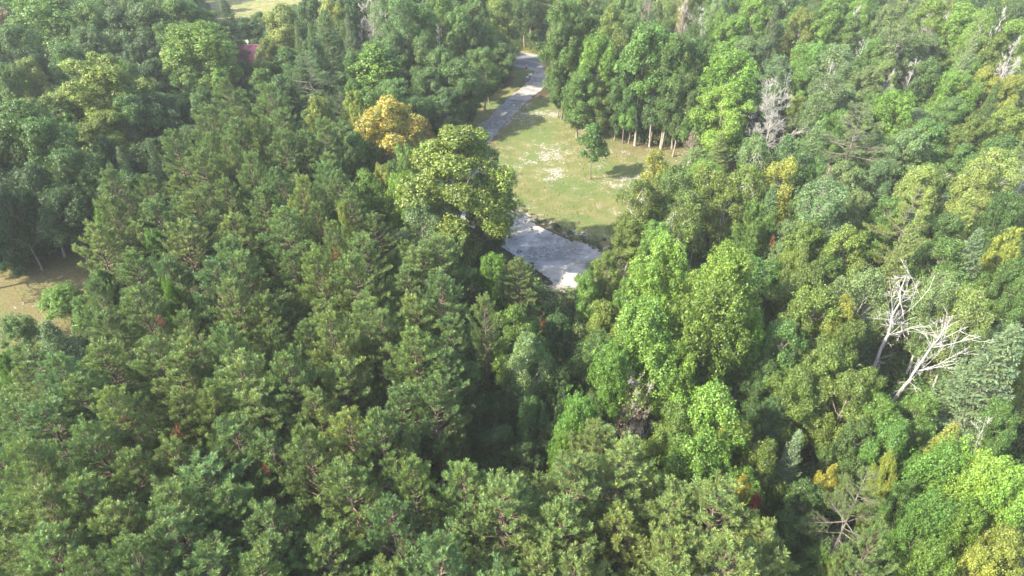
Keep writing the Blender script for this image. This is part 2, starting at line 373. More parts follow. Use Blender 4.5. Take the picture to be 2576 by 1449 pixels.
def broadleaf(seed, H=16., Wd=8., zb=.22, lobes=24, lobe_r=.20, upright=1.25, clumps=46, per=20, leaf=.20, rc=.42, droop=.25,
              widest=.42, hue=.14, clumpvar=.2, stems=1, stem_r=.20, limb_show=1.0, irregular=.25, fill=.25, ragged=.35):
    rng = np.random.RandomState(seed); R = Wd / 2
    s = (np.arange(lobes) + .5) / lobes; s = np.clip(s + rng.normal(0, .04, lobes), .03, .97)
    ex = math.log(.5) / math.log(widest)
    prof = np.sin(np.pi * (s ** ex)) ** .65
    ang = np.arange(lobes) * 2.39996 + rng.uniform(0, 6) + rng.normal(0, .35, lobes)
    rr = prof * R * rng.uniform(.45, .98, lobes) * (1 + rng.normal(0, irregular * .5, lobes))
    lr = Wd * lobe_r * rng.uniform(.7, 1.3, lobes) * (.65 + .5 * prof)
    rr = np.minimum(rr, R * 1.1 - lr * .6); rr = np.maximum(rr, 0)
    C = np.stack([rr * np.cos(ang), rr * np.sin(ang), H * (zb + (1 - zb) * s)], 1)
    C[:, 2] = np.minimum(C[:, 2], H - lr * upright * .9)
    A = np.stack([lr, lr, lr * upright], 1)
    pts = []; nrm = []; tn = []
    lobe_t = 1 + rng.normal(0, .08, lobes)
    for i in range(lobes):
        k = int(clumps * (lr[i] / (Wd * lobe_r)) ** 1.6) + 6
        d = unit(rng.normal(size=(k * 2, 3))); d = d[d[:, 2] > -.45][:k]
        rgd = 1 + ragged * (rng.rand(len(d), 1) ** 3) * 1.3 - ragged * .35 * rng.rand(len(d), 1)
        q = C[i] + d * A[i] * rng.uniform(.78, 1.06, (len(d), 1)) * rgd
        nin = np.zeros(len(q), bool)
        for j in range(lobes):
            if j != i:
                e = np.linalg.norm((q - C[j]) / A[j], axis=1); nin |= e < .72
        keep = ~nin | (rng.rand(len(q)) < .10)
        q = q[keep]; d = d[keep]
        ax = q * np.array([1, 1, 0]); n_ = unit(unit(d / A[i]) + .45 * ax / (R + .1) + np.array([0, 0, .55]))
        pts.append(q); nrm.append(n_); tn.append(np.full(len(q), lobe_t[i]))
        kf = int(k * fill)
        q = C[i] + unit(rng.normal(size=(kf, 3))) * A[i] * rng.uniform(.2, .7, (kf, 1))
        pts.append(q); nrm.append(unit(rng.normal(size=(kf, 3)) + np.array([0, 0, .8]))); tn.append(np.full(kf, lobe_t[i]))
    Q = np.concatenate(pts); Nn = np.concatenate(nrm); T = np.concatenate(tn)
    nc = len(Q); ct = T * (1 + rng.normal(0, clumpvar * .6, nc)); hc = rng.normal(0, hue, nc)
    sz = rng.uniform(.65, 1.3, nc)
    a, b = frame(Nn, rng)
    r_ = np.sqrt(rng.rand(nc, per)) * rc * sz[:, None]; an = rng.uniform(0, 2 * np.pi, (nc, per))
    O = (r_ * np.cos(an))[..., None] * a[:, None] + (r_ * np.sin(an))[..., None] * b[:, None] + Nn[:, None] * (rng.normal(0, .10, (nc, per)) - droop * (r_ / rc) ** 2)[..., None]
    LP = (Q[:, None] + O).reshape(-1, 3)
    LN = (Nn[:, None] + O * .9 / rc).reshape(-1, 3)
    tc = np.stack([ct * (1 + hc), ct * (1 + hc * .3), ct * (1 - hc * .4)], 1)
    V, F, t = leaves(LP, LN, rng, leaf, np.repeat(tc, per, 0))
    crown = mesh_np('crown', V, F, [M_LEAF], tint=t)
    # trunk, limbs and twigs
    tb = Tubes()
    for k in range(stems):
        an0 = k * 2 * np.pi / max(stems, 1) + rng.uniform(0, 1)
        off = np.array([math.cos(an0), math.sin(an0), 0]) * (0 if stems == 1 else .35)
        top = np.array([rng.normal(0, .3), rng.normal(0, .3), H * .82]) + off * (0 if stems == 1 else R * .9)
        st = curve_pts(off + [0, 0, -.3], top, 9, rng.normal(0, .25, 3) * [1, 1, 0], .08, rng)
        rs = stem_r * (1 if stems == 1 else .62) * np.linspace(1.15, .16, 9); rs[0] *= 1.3
        tb.add(st, rs, 7)
        for i in range(k, lobes, stems):
            z0 = max(C[i, 2] - rr[i] * rng.uniform(.7, 1.1) - lr[i] * .4, H * zb * .75); z0 = min(z0, H * .78)
            t_ = (z0 + .3) / (top[2] + .3); idx = min(t_ * 8, 7.99); i0 = int(idx); base = st[i0] + (st[i0 + 1] - st[i0]) * (idx - i0)
            r0 = stem_r * .42 * (1 - t_ * .6)
            P_ = curve_pts(base, C[i], 6, (0, 0, -rr[i] * .12), .10, rng)
            tb.add(P_, np.linspace(r0, r0 * .4, 6), 5)
            for q in range(int(5 * limb_show)):
                dd = unit(rng.normal(size=3) + [0, 0, .5]); e = C[i] + dd * A[i] * rng.uniform(.75, 1.02)
                sidx = rng.randint(2, 6)
                tb.add(curve_pts(P_[sidx], e, 4, rng.normal(0, .1, 3), .05, rng), np.linspace(r0 * .35, .012, 4), 3)
    trunk = tb.mesh('trunk', M_BARK)
    return dict(crown=crown, trunk=trunk, H=H, W=Wd)

def tuft_template(rng, n=40, L=.34, r=.17, w=.030):
    """a bottle-brush shoot end: needle bundles round an axis (0,0,1)"""
    a0 = rng.uniform(0, 1, n) ** .8 * L; an = rng.uniform(0, 2 * np.pi, n); fw = rng.uniform(.35, 1.15, n) * (1 + .6 * a0 / L)
    rd_ = np.stack([np.cos(an), np.sin(an), np.zeros(n)], 1)
    d = unit(rd_ + np.array([0, 0, 1.]) * fw[:, None]); t = unit(np.cross(d, rng.normal(size=(n, 3))))
    ln = r * rng.uniform(.8, 1.2, n)[:, None] * 1.15
    B = np.stack([np.zeros(n), np.zeros(n), a0], 1)
    V = np.stack([B, B + d * ln * .55 + t * w / 2, B + d * ln, B + d * ln * .55 - t * w / 2], 1)
    return V
def place_tufts(tmpl, P, D, sc, tint, rng, valvar=.15):
    n = len(P); a, b = frame(D, rng); pick = rng.randint(0, len(tmpl), n)
    T = np.stack(tmpl)[pick]                        # n, k, 4, 3
    M_ = np.stack([a, b, D], -1)                    # columns
    V = np.einsum('nij,nkvj->nkvi', M_, T) * sc[:, None, None, None] + P[:, None, None]
    k = T.shape[1]
    v = np.repeat(tint, k, 0) * (1 + rng.normal(0, valvar, n * k))[:, None].clip(.5, 1.6)
    V = V.reshape(-1, 3); F = np.arange(len(V)).reshape(-1, 4)
    return V, F, np.repeat(v, 4, 0)

def red_pine(seed, H=15., Wd=4.6, clen=8.0, dead=True, lean=0., white=False, shoots=1.0, nn=39):
    rng = np.random.RandomState(seed); tmpl = [tuft_template(rng, nn, .40 if not white else .30, .17 if not white else .15, .033 if not white else .026) for _ in range(5)]
    tb = Tubes(); R = Wd / 2
    top = np.array([lean, rng.normal(0, .1), H - .35]); st = curve_pts([0, 0, -.3], top, 12, (rng.normal(0, .15), rng.normal(0, .15), 0), .03, rng)
    tb.add(st, np.linspace(.17, .025, 12), 7)
    def on(z):
        t = np.clip((z + .3) / (top[2] + .3) * 11, 0, 10.99); i = int(t); return st[i] + (st[i + 1] - st[i]) * (t - i)
    TP = []; TD = []; TS = []; TT = []
    def tuft(p, d, s, t):
        TP.append(p); TD.append(d); TS.append(s); TT.append(t)
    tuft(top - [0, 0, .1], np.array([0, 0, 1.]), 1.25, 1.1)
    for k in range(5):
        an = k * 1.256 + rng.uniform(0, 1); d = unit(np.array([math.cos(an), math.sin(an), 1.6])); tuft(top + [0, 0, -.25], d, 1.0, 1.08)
        tb.add([top - [0, 0, .35], top + d * .1], [.02, .01], 3)
    z = H - .75; side_a = rng.uniform(0, 6)
    while z > H - clen:
        dd = H - z
        lb = min(R * 1.08, .26 + dd * .36) if not white else min(R * 1.1, .4 + dd * .5) * rng.uniform(.7, 1.15)
        if dd > clen * .72: lb *= 1 - .4 * (dd / clen - .72) / .28
        nb = rng.randint(4, 6) if not white else rng.randint(3, 6)
        for k in range(nb):
            if rng.rand() < .07: continue
            side_a += 6.283 / nb + rng.normal(0, .22); Lb = lb * rng.uniform(.62, 1.18)
            if rng.rand() < .06: Lb *= 1.3
            el = (1.15 - .95 * min(dd / (clen * .75), 1)) + rng.normal(0, .1)
            if white: el = .35 - .4 * min(dd / clen, 1) + rng.normal(0, .12)
            o = np.array([math.cos(side_a), math.sin(side_a), 0.]); b0 = on(z + rng.uniform(-.12, .12))
            t = np.linspace(0, 1, 6)[:, None]
            P_ = b0 + o * Lb * t * math.cos(el * .7) + np.array([0, 0, 1.]) * Lb * (math.sin(el) * t + (.30 if not white else .10) * t ** 2.2) + rng.normal(0, .03, (6, 3)) * t
            tb.add(P_, np.linspace(.018 + .013 * Lb, .012, 6), 4)
            ns = max(2, int(Lb * 5.2 * shoots)); sg = 1
            for q in range(ns):
                u = .30 + .70 * (q + .5) / ns + rng.normal(0, .03); u = min(max(u, .2), 1.); x = u * 5; i0 = min(int(x), 4); bp = P_[i0] + (P_[i0 + 1] - P_[i0]) * (x - i0)
                sg = -sg; tang = unit(P_[min(i0 + 1, 5)] - P_[i0]); sd_ = np.cross(tang, [0, 0, 1.]) * sg
                sl = (.18 + .42 * Lb * (1.05 - u) * rng.uniform(.4, 1.1)) * (1 if not white else 1.2)
                dr = unit(tang * .8 + sd_ * rng.uniform(.5, 1.) + np.array([0, 0, rng.uniform(.15, .75) if not white else rng.uniform(0, .3)]))
                e = bp + dr * sl; tb.add([bp, e], [.012, .007], 3)
                dt = unit(dr * .7 + np.array([0, 0, .85 if not white else .35]) + rng.normal(0, .16, 3))
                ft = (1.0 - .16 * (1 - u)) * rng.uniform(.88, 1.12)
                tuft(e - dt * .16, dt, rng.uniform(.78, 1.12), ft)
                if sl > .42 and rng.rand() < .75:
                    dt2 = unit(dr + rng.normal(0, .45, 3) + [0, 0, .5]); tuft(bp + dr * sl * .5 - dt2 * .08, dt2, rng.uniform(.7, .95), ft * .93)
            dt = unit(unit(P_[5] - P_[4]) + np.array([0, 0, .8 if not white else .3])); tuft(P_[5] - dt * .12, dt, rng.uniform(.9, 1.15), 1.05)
        z -= rng.uniform(.30, .50) if not white else rng.uniform(.45, .85)
    if dead:
        zz = H - clen
        while zz > 1.5:
            for k in range(rng.randint(1, 4)):
                an = rng.uniform(0, 6.28); Lb = rng.uniform(.6, 2.0); b0 = on(zz); o = np.array([math.cos(an), math.sin(an), rng.uniform(-.25, .3)])
                e = b0 + o * Lb; tb.add(curve_pts(b0, e, 4, (0, 0, .08), .03, rng), np.linspace(.022, .007, 4), 3)
                for q in range(rng.randint(1, 4)):
                    u = rng.uniform(.4, .9); tb.add([b0 + o * Lb * u, b0 + o * Lb * u + rng.normal(0, .3, 3)], [.010, .006], 3)
            zz -= rng.uniform(.45, .9)
    P = np.array(TP); D = unit(np.array(TD)); n = len(P)
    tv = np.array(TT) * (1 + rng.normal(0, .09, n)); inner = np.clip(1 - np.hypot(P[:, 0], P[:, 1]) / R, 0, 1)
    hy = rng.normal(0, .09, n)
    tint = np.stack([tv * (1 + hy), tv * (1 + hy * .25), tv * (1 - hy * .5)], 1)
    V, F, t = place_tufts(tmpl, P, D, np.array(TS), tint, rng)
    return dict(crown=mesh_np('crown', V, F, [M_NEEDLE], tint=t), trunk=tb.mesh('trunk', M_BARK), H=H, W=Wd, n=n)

def spruce(seed, H=15., Wd=6., base=.08, droop=.35, dens=1.0, ragged=.2, gap=.42):
    rng = np.random.RandomState(seed); tb = Tubes(); R = Wd / 2
    st = curve_pts([0, 0, -.3], [rng.normal(0, .1), rng.normal(0, .1), H - .1], 10, (0, 0, 0), .03, rng); tb.add(st, np.linspace(.2, .012, 10), 7)
    LP = []; LD = []; LT = []
    z = H - .15; sa = 0
    while z > H * base:
        f = (H - z) / (H * (1 - base)); lb = R * (f ** .78) * (1 - .25 * max(0, f - .85) / .15) + .08
        for k in range(rng.randint(5, 8)):
            if rng.rand() < ragged * .35: continue
            sa += 1.03 + rng.normal(0, .2); Lb = lb * (1 + rng.normal(0, ragged)) ; Lb = max(Lb, .1)
            el = .55 - 1.0 * min(f * 1.3, 1) * droop * 1.6
            o = np.array([math.cos(sa), math.sin(sa), 0.]); b0 = np.array([0, 0, z]); t = np.linspace(0, 1, 6)[:, None]
            P_ = b0 + o * Lb * t + np.array([0, 0, 1.]) * Lb * (el * t - droop * .5 * np.sin(t * np.pi) * .4 + .12 * t ** 3)
            tb.add(P_, np.linspace(.012 + .008 * Lb, .006, 6), 3)
            n = int((10 + 46 * Lb) * dens)
            u = rng.uniform(.08, 1.0, n) ** .8; x = u * 5; i0 = np.minimum(x.astype(int), 4); bp = P_[i0] + (P_[i0 + 1] - P_[i0]) * (x - i0)[:, None]
            sd_ = np.array([-o[1], o[0], 0.]); sgn = rng.choice([-1, 1], n); wdt = .50 * Lb * (1.08 - u) * .8 + .10
            so = rng.uniform(0, 1, n)
            off = sd_[None] * (sgn * so * wdt)[:, None] + o[None] * (so * wdt * .5)[:, None] + np.array([0, 0, 1.])[None] * (-so * wdt * .30 - rng.uniform(0, .14, n))[:, None]
            d = unit(sd_[None] * (sgn * .8)[:, None] + o[None] * .7 + np.array([0, 0, -.25])[None] + rng.normal(0, .25, (n, 3)))
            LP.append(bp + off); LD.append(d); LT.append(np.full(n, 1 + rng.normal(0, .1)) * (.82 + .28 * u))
        z -= gap * rng.uniform(.7, 1.3) * (.6 + .6 * f)
    P = np.concatenate(LP); D = np.concatenate(LD); T = np.concatenate(LT); n = len(P)
    upv = unit(np.array([[0, 0, 1.]]) + rng.normal(0, .45, (n, 3))); b = unit(np.cross(D, upv)); s = rng.uniform(.16, .28, n)[:, None]; w = .075
    V = np.stack([P, P + D * s * .5 + b * w * .6, P + D * s, P + D * s * .5 - b * w * .6], 1).reshape(-1, 3)
    v = T * (1 + rng.normal(0, .16, n)); h = rng.normal(0, .07, n)
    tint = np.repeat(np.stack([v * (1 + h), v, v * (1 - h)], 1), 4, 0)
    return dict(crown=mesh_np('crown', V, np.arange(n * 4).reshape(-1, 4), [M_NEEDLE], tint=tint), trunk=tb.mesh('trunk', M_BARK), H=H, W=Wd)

def dead_tree(seed, H=14., spread=4., lean=(0, 0), fine=3, trunk_r=.12, split=.35, up=.9, droop=0., twigs=1.25, limbs=14, start=.35):
    """bare tree: trunk mesh and a list of limb meshes"""
    rng = np.random.RandomState(seed); tb = Tubes()
    st = curve_pts([0, 0, -.3], [lean[0], lean[1], H], 10, (rng.normal(0, .3), rng.normal(0, .3), 0), .07, rng)
    tb.add(st, np.linspace(trunk_r, .02, 10), 7); out_ = []
    def grow(T, b, d, L, r, lv):
        n = 5; P_ = [b]; dd = d.copy()
        for i in range(n - 1):
            dd = unit(dd + rng.normal(0, .16, 3) + np.array([0, 0, .07 * up - droop * .22])); P_.append(P_[-1] + dd * L / (n - 1))
        P_ = np.array(P_); T.add(P_, np.linspace(r, max(r * .35, .010), n), 4 if lv < 2 else 3)
        if lv < fine:
            for q in range(int(rng.randint(3, 6) * (twigs if lv else 1))):
                u = rng.uniform(.25, 1.); i0 = min(int(u * 4), 3); bp = P_[i0] + (P_[i0 + 1] - P_[i0]) * (u * 4 - i0)
                nd = unit(unit(P_[i0 + 1] - P_[i0]) + rng.normal(0, .55, 3)); grow(T, bp, nd, L * rng.uniform(.35, .6), max(r * .45, .010), lv + 1)
    for k in range(limbs):
        t = start + (1 - start) * (k + rng.uniform(0, .6)) / limbs; t = min(t, .98); x = t * 9; i0 = min(int(x), 8); b = st[i0] + (st[i0 + 1] - st[i0]) * (x - i0)
        an = k * 2.4 + rng.normal(0, .4); d = unit(np.array([math.cos(an), math.sin(an), up * rng.uniform(.5, 1.2) - droop]))
        T = Tubes(); grow(T, b, d, spread * rng.uniform(.5, 1.1) * (1.15 - .7 * max(0, t - start) / (1 - start)), trunk_r * .36 * (1.15 - t), 0)
        out_.append(T.mesh('limb', M_DEAD))
    return dict(trunk=tb.mesh('trunk', M_DEAD), limbs=out_, H=H, W=spread * 2)

def bush(seed, H=2.4, Wd=2.6, n=520, leaf=.2):
    rng = np.random.RandomState(seed)
    c = rng.normal(0, 1, (9, 3)) * [Wd * .22, Wd * .22, H * .2] + [0, 0, H * .5]
    k = rng.randint(0, 9, n); d = unit(rng.normal(size=(n, 3)) + [0, 0, .35])
    P = c[k] + d * rng.uniform(.5, 1., (n, 1)) * np.array([Wd * .26, Wd * .26, H * .3]); P[:, 2] = np.abs(P[:, 2])
    t = (1 + rng.normal(0, .15, 9))[k][:, None] * np.ones((1, 3))
    V, F, t = leaves(P, d + [0, 0, .5], rng, leaf, t)
    return V, F, t

# ------------------------------------------------------------------ the kinds of tree, a few forms of each
FORM = {}
FORM['pine'] = [red_pine(100 + i, H=h, Wd=w, clen=c, lean=l) for i, (h, w, c, l) in enumerate(((15, 4.3, 9.0, 0), (15, 3.9, 7.5, .35), (15, 4.7, 9.5, -.25), (14.5, 4.1, 8.5, .2), (15.5, 4.5, 9.5, .1), (14.5, 3.6, 7.0, -.4), (15, 4.2, 8.6, .45), (15, 3.7, 8, .15)))]
FORM['sparsepine'] = [red_pine(130, H=15, Wd=4.4, clen=6.5, shoots=.75)]
FORM['whitepine'] = [red_pine(140 + i, H=16, Wd=6.4, clen=10.5, white=True, shoots=2.1, nn=24) for i in range(1)]
FORM['maple'] = [broadleaf(200 + i, H=16, Wd=8, zb=z, lobes=l, lobe_r=.14, upright=1.5, clumps=44, per=25, leaf=.21, rc=.42, widest=w, hue=.07, irregular=.45, ragged=.5) for i, (z, l, w) in enumerate(((.38, 27, .42), (.36, 29, .40), (.42, 25, .46), (.38, 28, .38)))]
FORM['autumn'] = [broadleaf(228 + i, H=15, Wd=8, zb=.2, lobes=34, lobe_r=.14, upright=1.3, clumps=44, per=22, leaf=.235, rc=.40, widest=.45, hue=.16, clumpvar=.25, irregular=.4, ragged=.4) for i in range(2)]
FORM['oak'] = [broadleaf(230 + i, H=17, Wd=9, zb=.20, lobes=40, lobe_r=.12, upright=.95, clumps=46, per=25, leaf=.205, rc=.40, widest=.48, hue=.09, clumpvar=.28, irregular=.4) for i in range(2)]
FORM['ash'] = [broadleaf(250 + i, H=15, Wd=7, zb=z, lobes=l + 12, lobe_r=.12, upright=1.05, clumps=46, per=20, leaf=.205, rc=.42, widest=w, hue=.09, irregular=.6, droop=.15, ragged=.6, fill=.15) for i, (z, l, w) in enumerate(((.2, 30, .42), (.16, 34, .36), (.26, 26, .46), (.2, 30, .5)))]
FORM['poplar'] = [broadleaf(270 + i, H=16, Wd=6, zb=.34, lobes=28, lobe_r=.14, upright=1.15, clumps=30, per=20, leaf=.18, rc=.46, widest=.46, hue=.06, ragged=.7, irregular=.5, fill=.1, limb_show=2.2, stem_r=.16, droop=.1) for i in range(3)]
FORM['birch'] = [broadleaf(290 + i, H=13, Wd=5.5, zb=.22, lobes=30, lobe_r=.14, upright=1.35, clumps=32, per=20, leaf=.18, rc=.40, widest=.5, hue=.09, ragged=.5, irregular=.4, stems=3, stem_r=.17, fill=.1, limb_show=1.2, droop=.3) for i in range(3)]
FORM['column'] = [broadleaf(310 + i, H=14, Wd=5, zb=.08, lobes=34, lobe_r=.15, upright=1.5, clumps=32, per=18, leaf=.24, rc=.36, widest=.30, hue=.08) for i in range(2)]
FORM['tall'] = [broadleaf(320 + i, H=20, Wd=8, zb=.48, lobes=34, lobe_r=.13, upright=1.05, clumps=44, per=17, leaf=.27, rc=.42, widest=.5, hue=.08, irregular=.5, stem_r=.2, ragged=.5) for i in range(2)]
FORM['young'] = [broadleaf(325, H=9, Wd=3.6, zb=.38, lobes=18, lobe_r=.17, upright=1.2, clumps=26, per=15, leaf=.22, rc=.32, widest=.42, hue=.06, irregular=.6, stem_r=.09, ragged=.7, fill=.1)]
FORM['spruce'] = [spruce(330 + i, H=15, Wd=6, droop=d, ragged=r) for i, (d, r) in enumerate(((.35, .15), (.5, .22)))]
FORM['deadspruce'] = [spruce(350, H=9, Wd=4.2, droop=.2, dens=.40, ragged=.35, gap=.5)]
FORM['shrub'] = []
for i in range(3):
    V, F, t = bush(370 + i, 3.2, 3.4, 1500, .17)
    tb = Tubes(); r_ = np.random.RandomState(i)
    for k in range(7):
        tb.add(curve_pts([0, 0, -.1], [r_.normal(0, .7), r_.normal(0, .7), r_.uniform(1.4, 2.6)], 5, (0, 0, 0), .05, r_), np.linspace(.035, .01, 5), 4)
    FORM['shrub'].append(dict(crown=mesh_np('crown', V, F, [M_LEAF], tint=t), trunk=tb.mesh('trunk', M_BARK), H=3.2, W=3.6))
for f in FORM['birch'] + FORM['poplar']:
    f['trunk'].materials[0] = M_BIRCH
FORM['fan'] = [dead_tree(410, 12, 4.6, up=1.1, limbs=22, start=.10, twigs=1.7, fine=3, trunk_r=.075), dead_tree(411, 8, 3.6, up=1.1, limbs=16, start=.04, twigs=1.6, fine=3, trunk_r=.055)]
def dry_crown(f, n, seed):
    r = np.random.RandomState(seed); P = unit(r.normal(size=(n, 3))) * r.uniform(.5, 1.05, (n, 1)) * [f['W'] * .30, f['W'] * .30, f['H'] * .36] + [0, 0, f['H'] * .66]
    V, F, tn = leaves(P, np.tile([[0, 0, 1.]], (n, 1)), r, .16, np.ones((n, 3))); f['crown'] = mesh_np('crown', V, F, [M_LEAF], tint=tn)
dry_crown(FORM['fan'][1], 1500, 8)
FORM['dead'] = [dead_tree(400, 15, 4.2, limbs=16), dead_tree(401, 13, 3.6, up=1.4, limbs=20, start=.2, twigs=1.5), dead_tree(402, 12, 3.4, up=.6, limbs=11, twigs=1.3), dead_tree(403, 16, 2.6, up=.5, limbs=12, fine=2, start=.5)]

KIND = {  # name, category, noun, group, default height, bark colour
    'pine': ('red_pine', 'pine tree', 'pine', 'red pines of the planted stand', 15, (.15, .115, .085)),
    'sparsepine': ('red_pine', 'pine tree', 'pine', 'red pines of the planted stand', 15, (.17, .13, .10)),
    'whitepine': ('white_pine', 'pine tree', 'soft white pine', 'white pines in the mixed wood', 17, (.15, .13, .11)),
    'maple': ('maple_tree', 'maple tree', 'maple', 'maples of the mixed wood', 16, (.22, .19, .15)),
    'oak': ('oak_tree', 'broadleaf tree', 'broad tree', 'broad crowned trees', 17, (.14, .12, .10)),
    'tall': ('tall_tree', 'broadleaf tree', 'tall bare trunked tree', 'tall trees on bare trunks behind the clearing', 20, (.29, .235, .205)),
    'young': ('young_tree', 'broadleaf tree', 'young tree', 'young trees', 9, (.26, .22, .18)),
    'autumn': ('maple_tree', 'maple tree', 'autumn maple', 'maples of the mixed wood', 14, (.22, .19, .15)),
    'fan': ('dead_tree', 'dead tree', 'bare dead tree', 'bare dead trees', 12, (.42, .395, .365)),
    'ash': ('ash_tree', 'ash tree', 'ash', 'ashes of the mixed wood', 15, (.24, .21, .17)),
    'poplar': ('poplar_tree', 'poplar tree', 'poplar', 'poplars of the mixed wood', 16, (.33, .315, .29)),
    'birch': ('birch_tree', 'birch tree', 'birch', 'birches of the mixed wood', 13, (.42, .40, .365)),
    'column': ('maple_tree', 'maple tree', 'pointed maple', 'maples of the mixed wood', 14, (.2, .18, .14)),
    'spruce': ('spruce_tree', 'spruce tree', 'spruce', 'spruces of the mixed wood', 15, (.20, .16, .13)),
    'deadspruce': ('dead_spruce', 'dead tree', 'dead spruce', 'dead conifers', 9, (.33, .25, .21)),
    'shrub': ('shrub', 'bush', 'bush', 'bushes at the wood edge', 3.2, (.2, .16, .12)),
    'dead': ('dead_tree', 'dead tree', 'bare dead tree', 'bare dead trees', 14, (.47, .445, .42)),
}
COLR = {
    'rust': (.20, .085, .045),
    'bright': (0.103, 0.190, 0.026), 'lime': (0.127, 0.209, 0.031), 'mid': (0.072, 0.132, 0.028), 'green': (0.085, 0.162, 0.028), 'dark': (0.055, 0.104, 0.026), 'deep': (0.047, 0.090, 0.024),
    'olive': (0.105, 0.152, 0.026), 'pale': (0.142, 0.185, 0.043), 'gray': (0.107, 0.160, 0.052), 'blue': (0.118, 0.165, 0.072), 'teal': (0.076, 0.138, 0.048),
    'yellow': (.225, .215, .034), 'gold': (0.175, 0.200, 0.033), 'orange': (0.290, 0.200, 0.050), 'orangey': (.25, .215, .040), 'tan': (0.200, 0.160, 0.125), 'red': (.17, .030, .026), 'maroon': (0.090, 0.045, 0.035),
    'pine': (.108, .166, .045), 'pinelt': (.134, .186, .052), 'pinebl': (.094, .156, .048), 'white': (0, 0, 0),
}
CWORD = {'bright': 'bright green', 'lime': 'yellow-green', 'mid': 'mid green', 'green': 'fresh green', 'dark': 'dark green', 'deep': 'very dark green', 'olive': 'olive green', 'pale': 'pale green',
         'gray': 'grey-green', 'blue': 'blue-grey', 'teal': 'bluish green', 'yellow': 'golden yellow', 'gold': 'yellowish', 'orange': 'orange', 'orangey': 'orange and yellow', 'tan': 'tan brown', 'red': 'red',
         'maroon': 'dark red', 'pine': 'green', 'pinelt': 'light green', 'pinebl': 'cool green', 'white': 'bleached', 'rust': 'rust brown'}
TREES = []
RNG = np.random.RandomState(2024)
def tree(kind, base, h, w, colour, label=None, form=None, rot=None, lean=None, mark=None):
    """one tree as a thing: an Empty at its foot with trunk and crown"""
    nm, cat, noun, group, _, bark = KIND[kind]
    f = FORM[kind][RNG.randint(len(FORM[kind])) if form is None else form % len(FORM[kind])]
    z = float(gz(base[0], base[1])) - .05
    t = link(nm, None, loc=(base[0], base[1], z)); t.empty_display_size = .5
    t.scale = (w / f['W'], w / f['W'], h / f['H'])
    t.rotation_euler = (RNG.normal(0, .02) if lean is None else lean[1], RNG.normal(0, .02) if lean is None else lean[0], RNG.uniform(0, 6.28) if rot is None else rot)
    j = RNG.normal(0, .07)
    tr = link('trunk', f['trunk'], t); tr.color = (*[c * (1 + j) for c in bark], 1)
    if 'crown' in f:
        c = link('crown', f['crown'], t)
        hv, vv = (RNG.normal(0, .05), RNG.normal(0, .11)); cc = COLR[colour]
        c.color = (cc[0] * (1 + hv) * (1 + vv), cc[1] * (1 + vv), cc[2] * (1 - hv) * (1 + vv), 1)
    for m in f.get('limbs', ()):
        l = link('limb', m, t); l.color = tr.color
    tag(t, label, cat, group)
    TREES.append(dict(o=t, kind=kind, p=np.array([base[0], base[1], 0.]), h=h, w=w, colour=colour, label=label, noun=noun, mark=mark))
    return t
def T(kind, x, y, wpx, colour, h=None, label=None, mark=None, **k):
    """a tree whose top shows at (x, y) of the photograph and whose crown is wpx wide there"""
    h = h or KIND[kind][4] * RNG.uniform(.93, 1.07)
    p, dpt = at(x, y, h); w = wpx / FD * dpt * (1.0 if kind != 'pine' else 1.0)
    if y < -20 and kind == 'x': return
    return tree(kind, p[:2], h, w, colour, label, mark=mark, **k)

# ------------------------------------------------------------------ trees one by one, from the photograph
# --- top left
T('maple', 100, -15, 200, 'green', 18, 'big fresh green maple with a broad crown in the far left wood', 'the big far left maple')
T('maple', 30, 60, 110, 'mid', 16); T('ash', 0, 20, 90, 'tan', 15, 'brownish green tree at the far left edge of the wood')
T('maple', 205, 5, 110, 'mid', 17); T('ash', 285, 20, 130, 'dark', 16); T('ash', 350, 10, 130, 'dark', 17)
T('column', 300, 92, 85, 'dark', 13); T('ash', 345, 95, 110, 'deep', 14); T('maple', 225, 70, 110, 'dark', 15)
T('maple', 150, 110, 120, 'mid', 15); T('maple', 60, 120, 90, 'dark', 13); T('ash', 375, 150, 90, 'deep', 12)
T('ash', 432, -10, 120, 'green', 18, 'tall fresh green tree behind the bright round maple', 'the tall far left tree')
T('ash', 505, 25, 100, 'mid', 15); T('ash', 400, 60, 60, 'mid', 15)
T('maple', 485, 62, 185, 'lime', 17, 'bright yellow-green maple with a wide round head left of the red roof', 'the bright round maple', form=0)
T('ash', 410, 125, 90, 'pale', 13); T('ash', 465, 165, 110, 'mid', 11); T('ash', 545, 85, 70, 'mid', 12)
T('oak', 225, 138, 220, 'olive', 18, 'large pale olive tree with an open crown and a gap beneath it', 'the large pale olive tree', form=1)
T('ash', 62, 148, 70, 'pale', 14); T('maple', 15, 165, 90, 'mid', 14); T('oak', 95, 240, 150, 'olive', 14); T('ash', 170, 215, 100, 'olive', 13)
T('ash', 245, 285, 130, 'olive', 12); T('ash', 320, 240, 110, 'mid', 13); T('ash', 385, 235, 100, 'dark', 12)
T('maple', 85, 300, 150, 'mid', 16, 'dark maple with lit tips standing over the left lawn', 'the dark left maple')
T('maple', 10, 320, 120, 'dark', 15); T('maple', 165, 375, 130, 'dark', 14); T('maple', 60, 420, 140, 'deep', 13); T('maple', 140, 480, 130, 'deep', 11)
T('maple', 5, 470, 110, 'deep', 12); T('ash', 215, 430, 90, 'deep', 11); T('column', 50, 490, 130, 'deep', 9); T('column', -30, 530, 110, 'deep', 9); T('column', 120, 470, 120, 'deep', 8); T('column', 200, 440, 90, 'deep', 8); T('ash', 255, 345, 80, 'dark', 10)
T('spruce', 365, 348, 62, 'dark', 13, 'small dark spruce in the gap left of the pine stand', 'the small dark spruce')
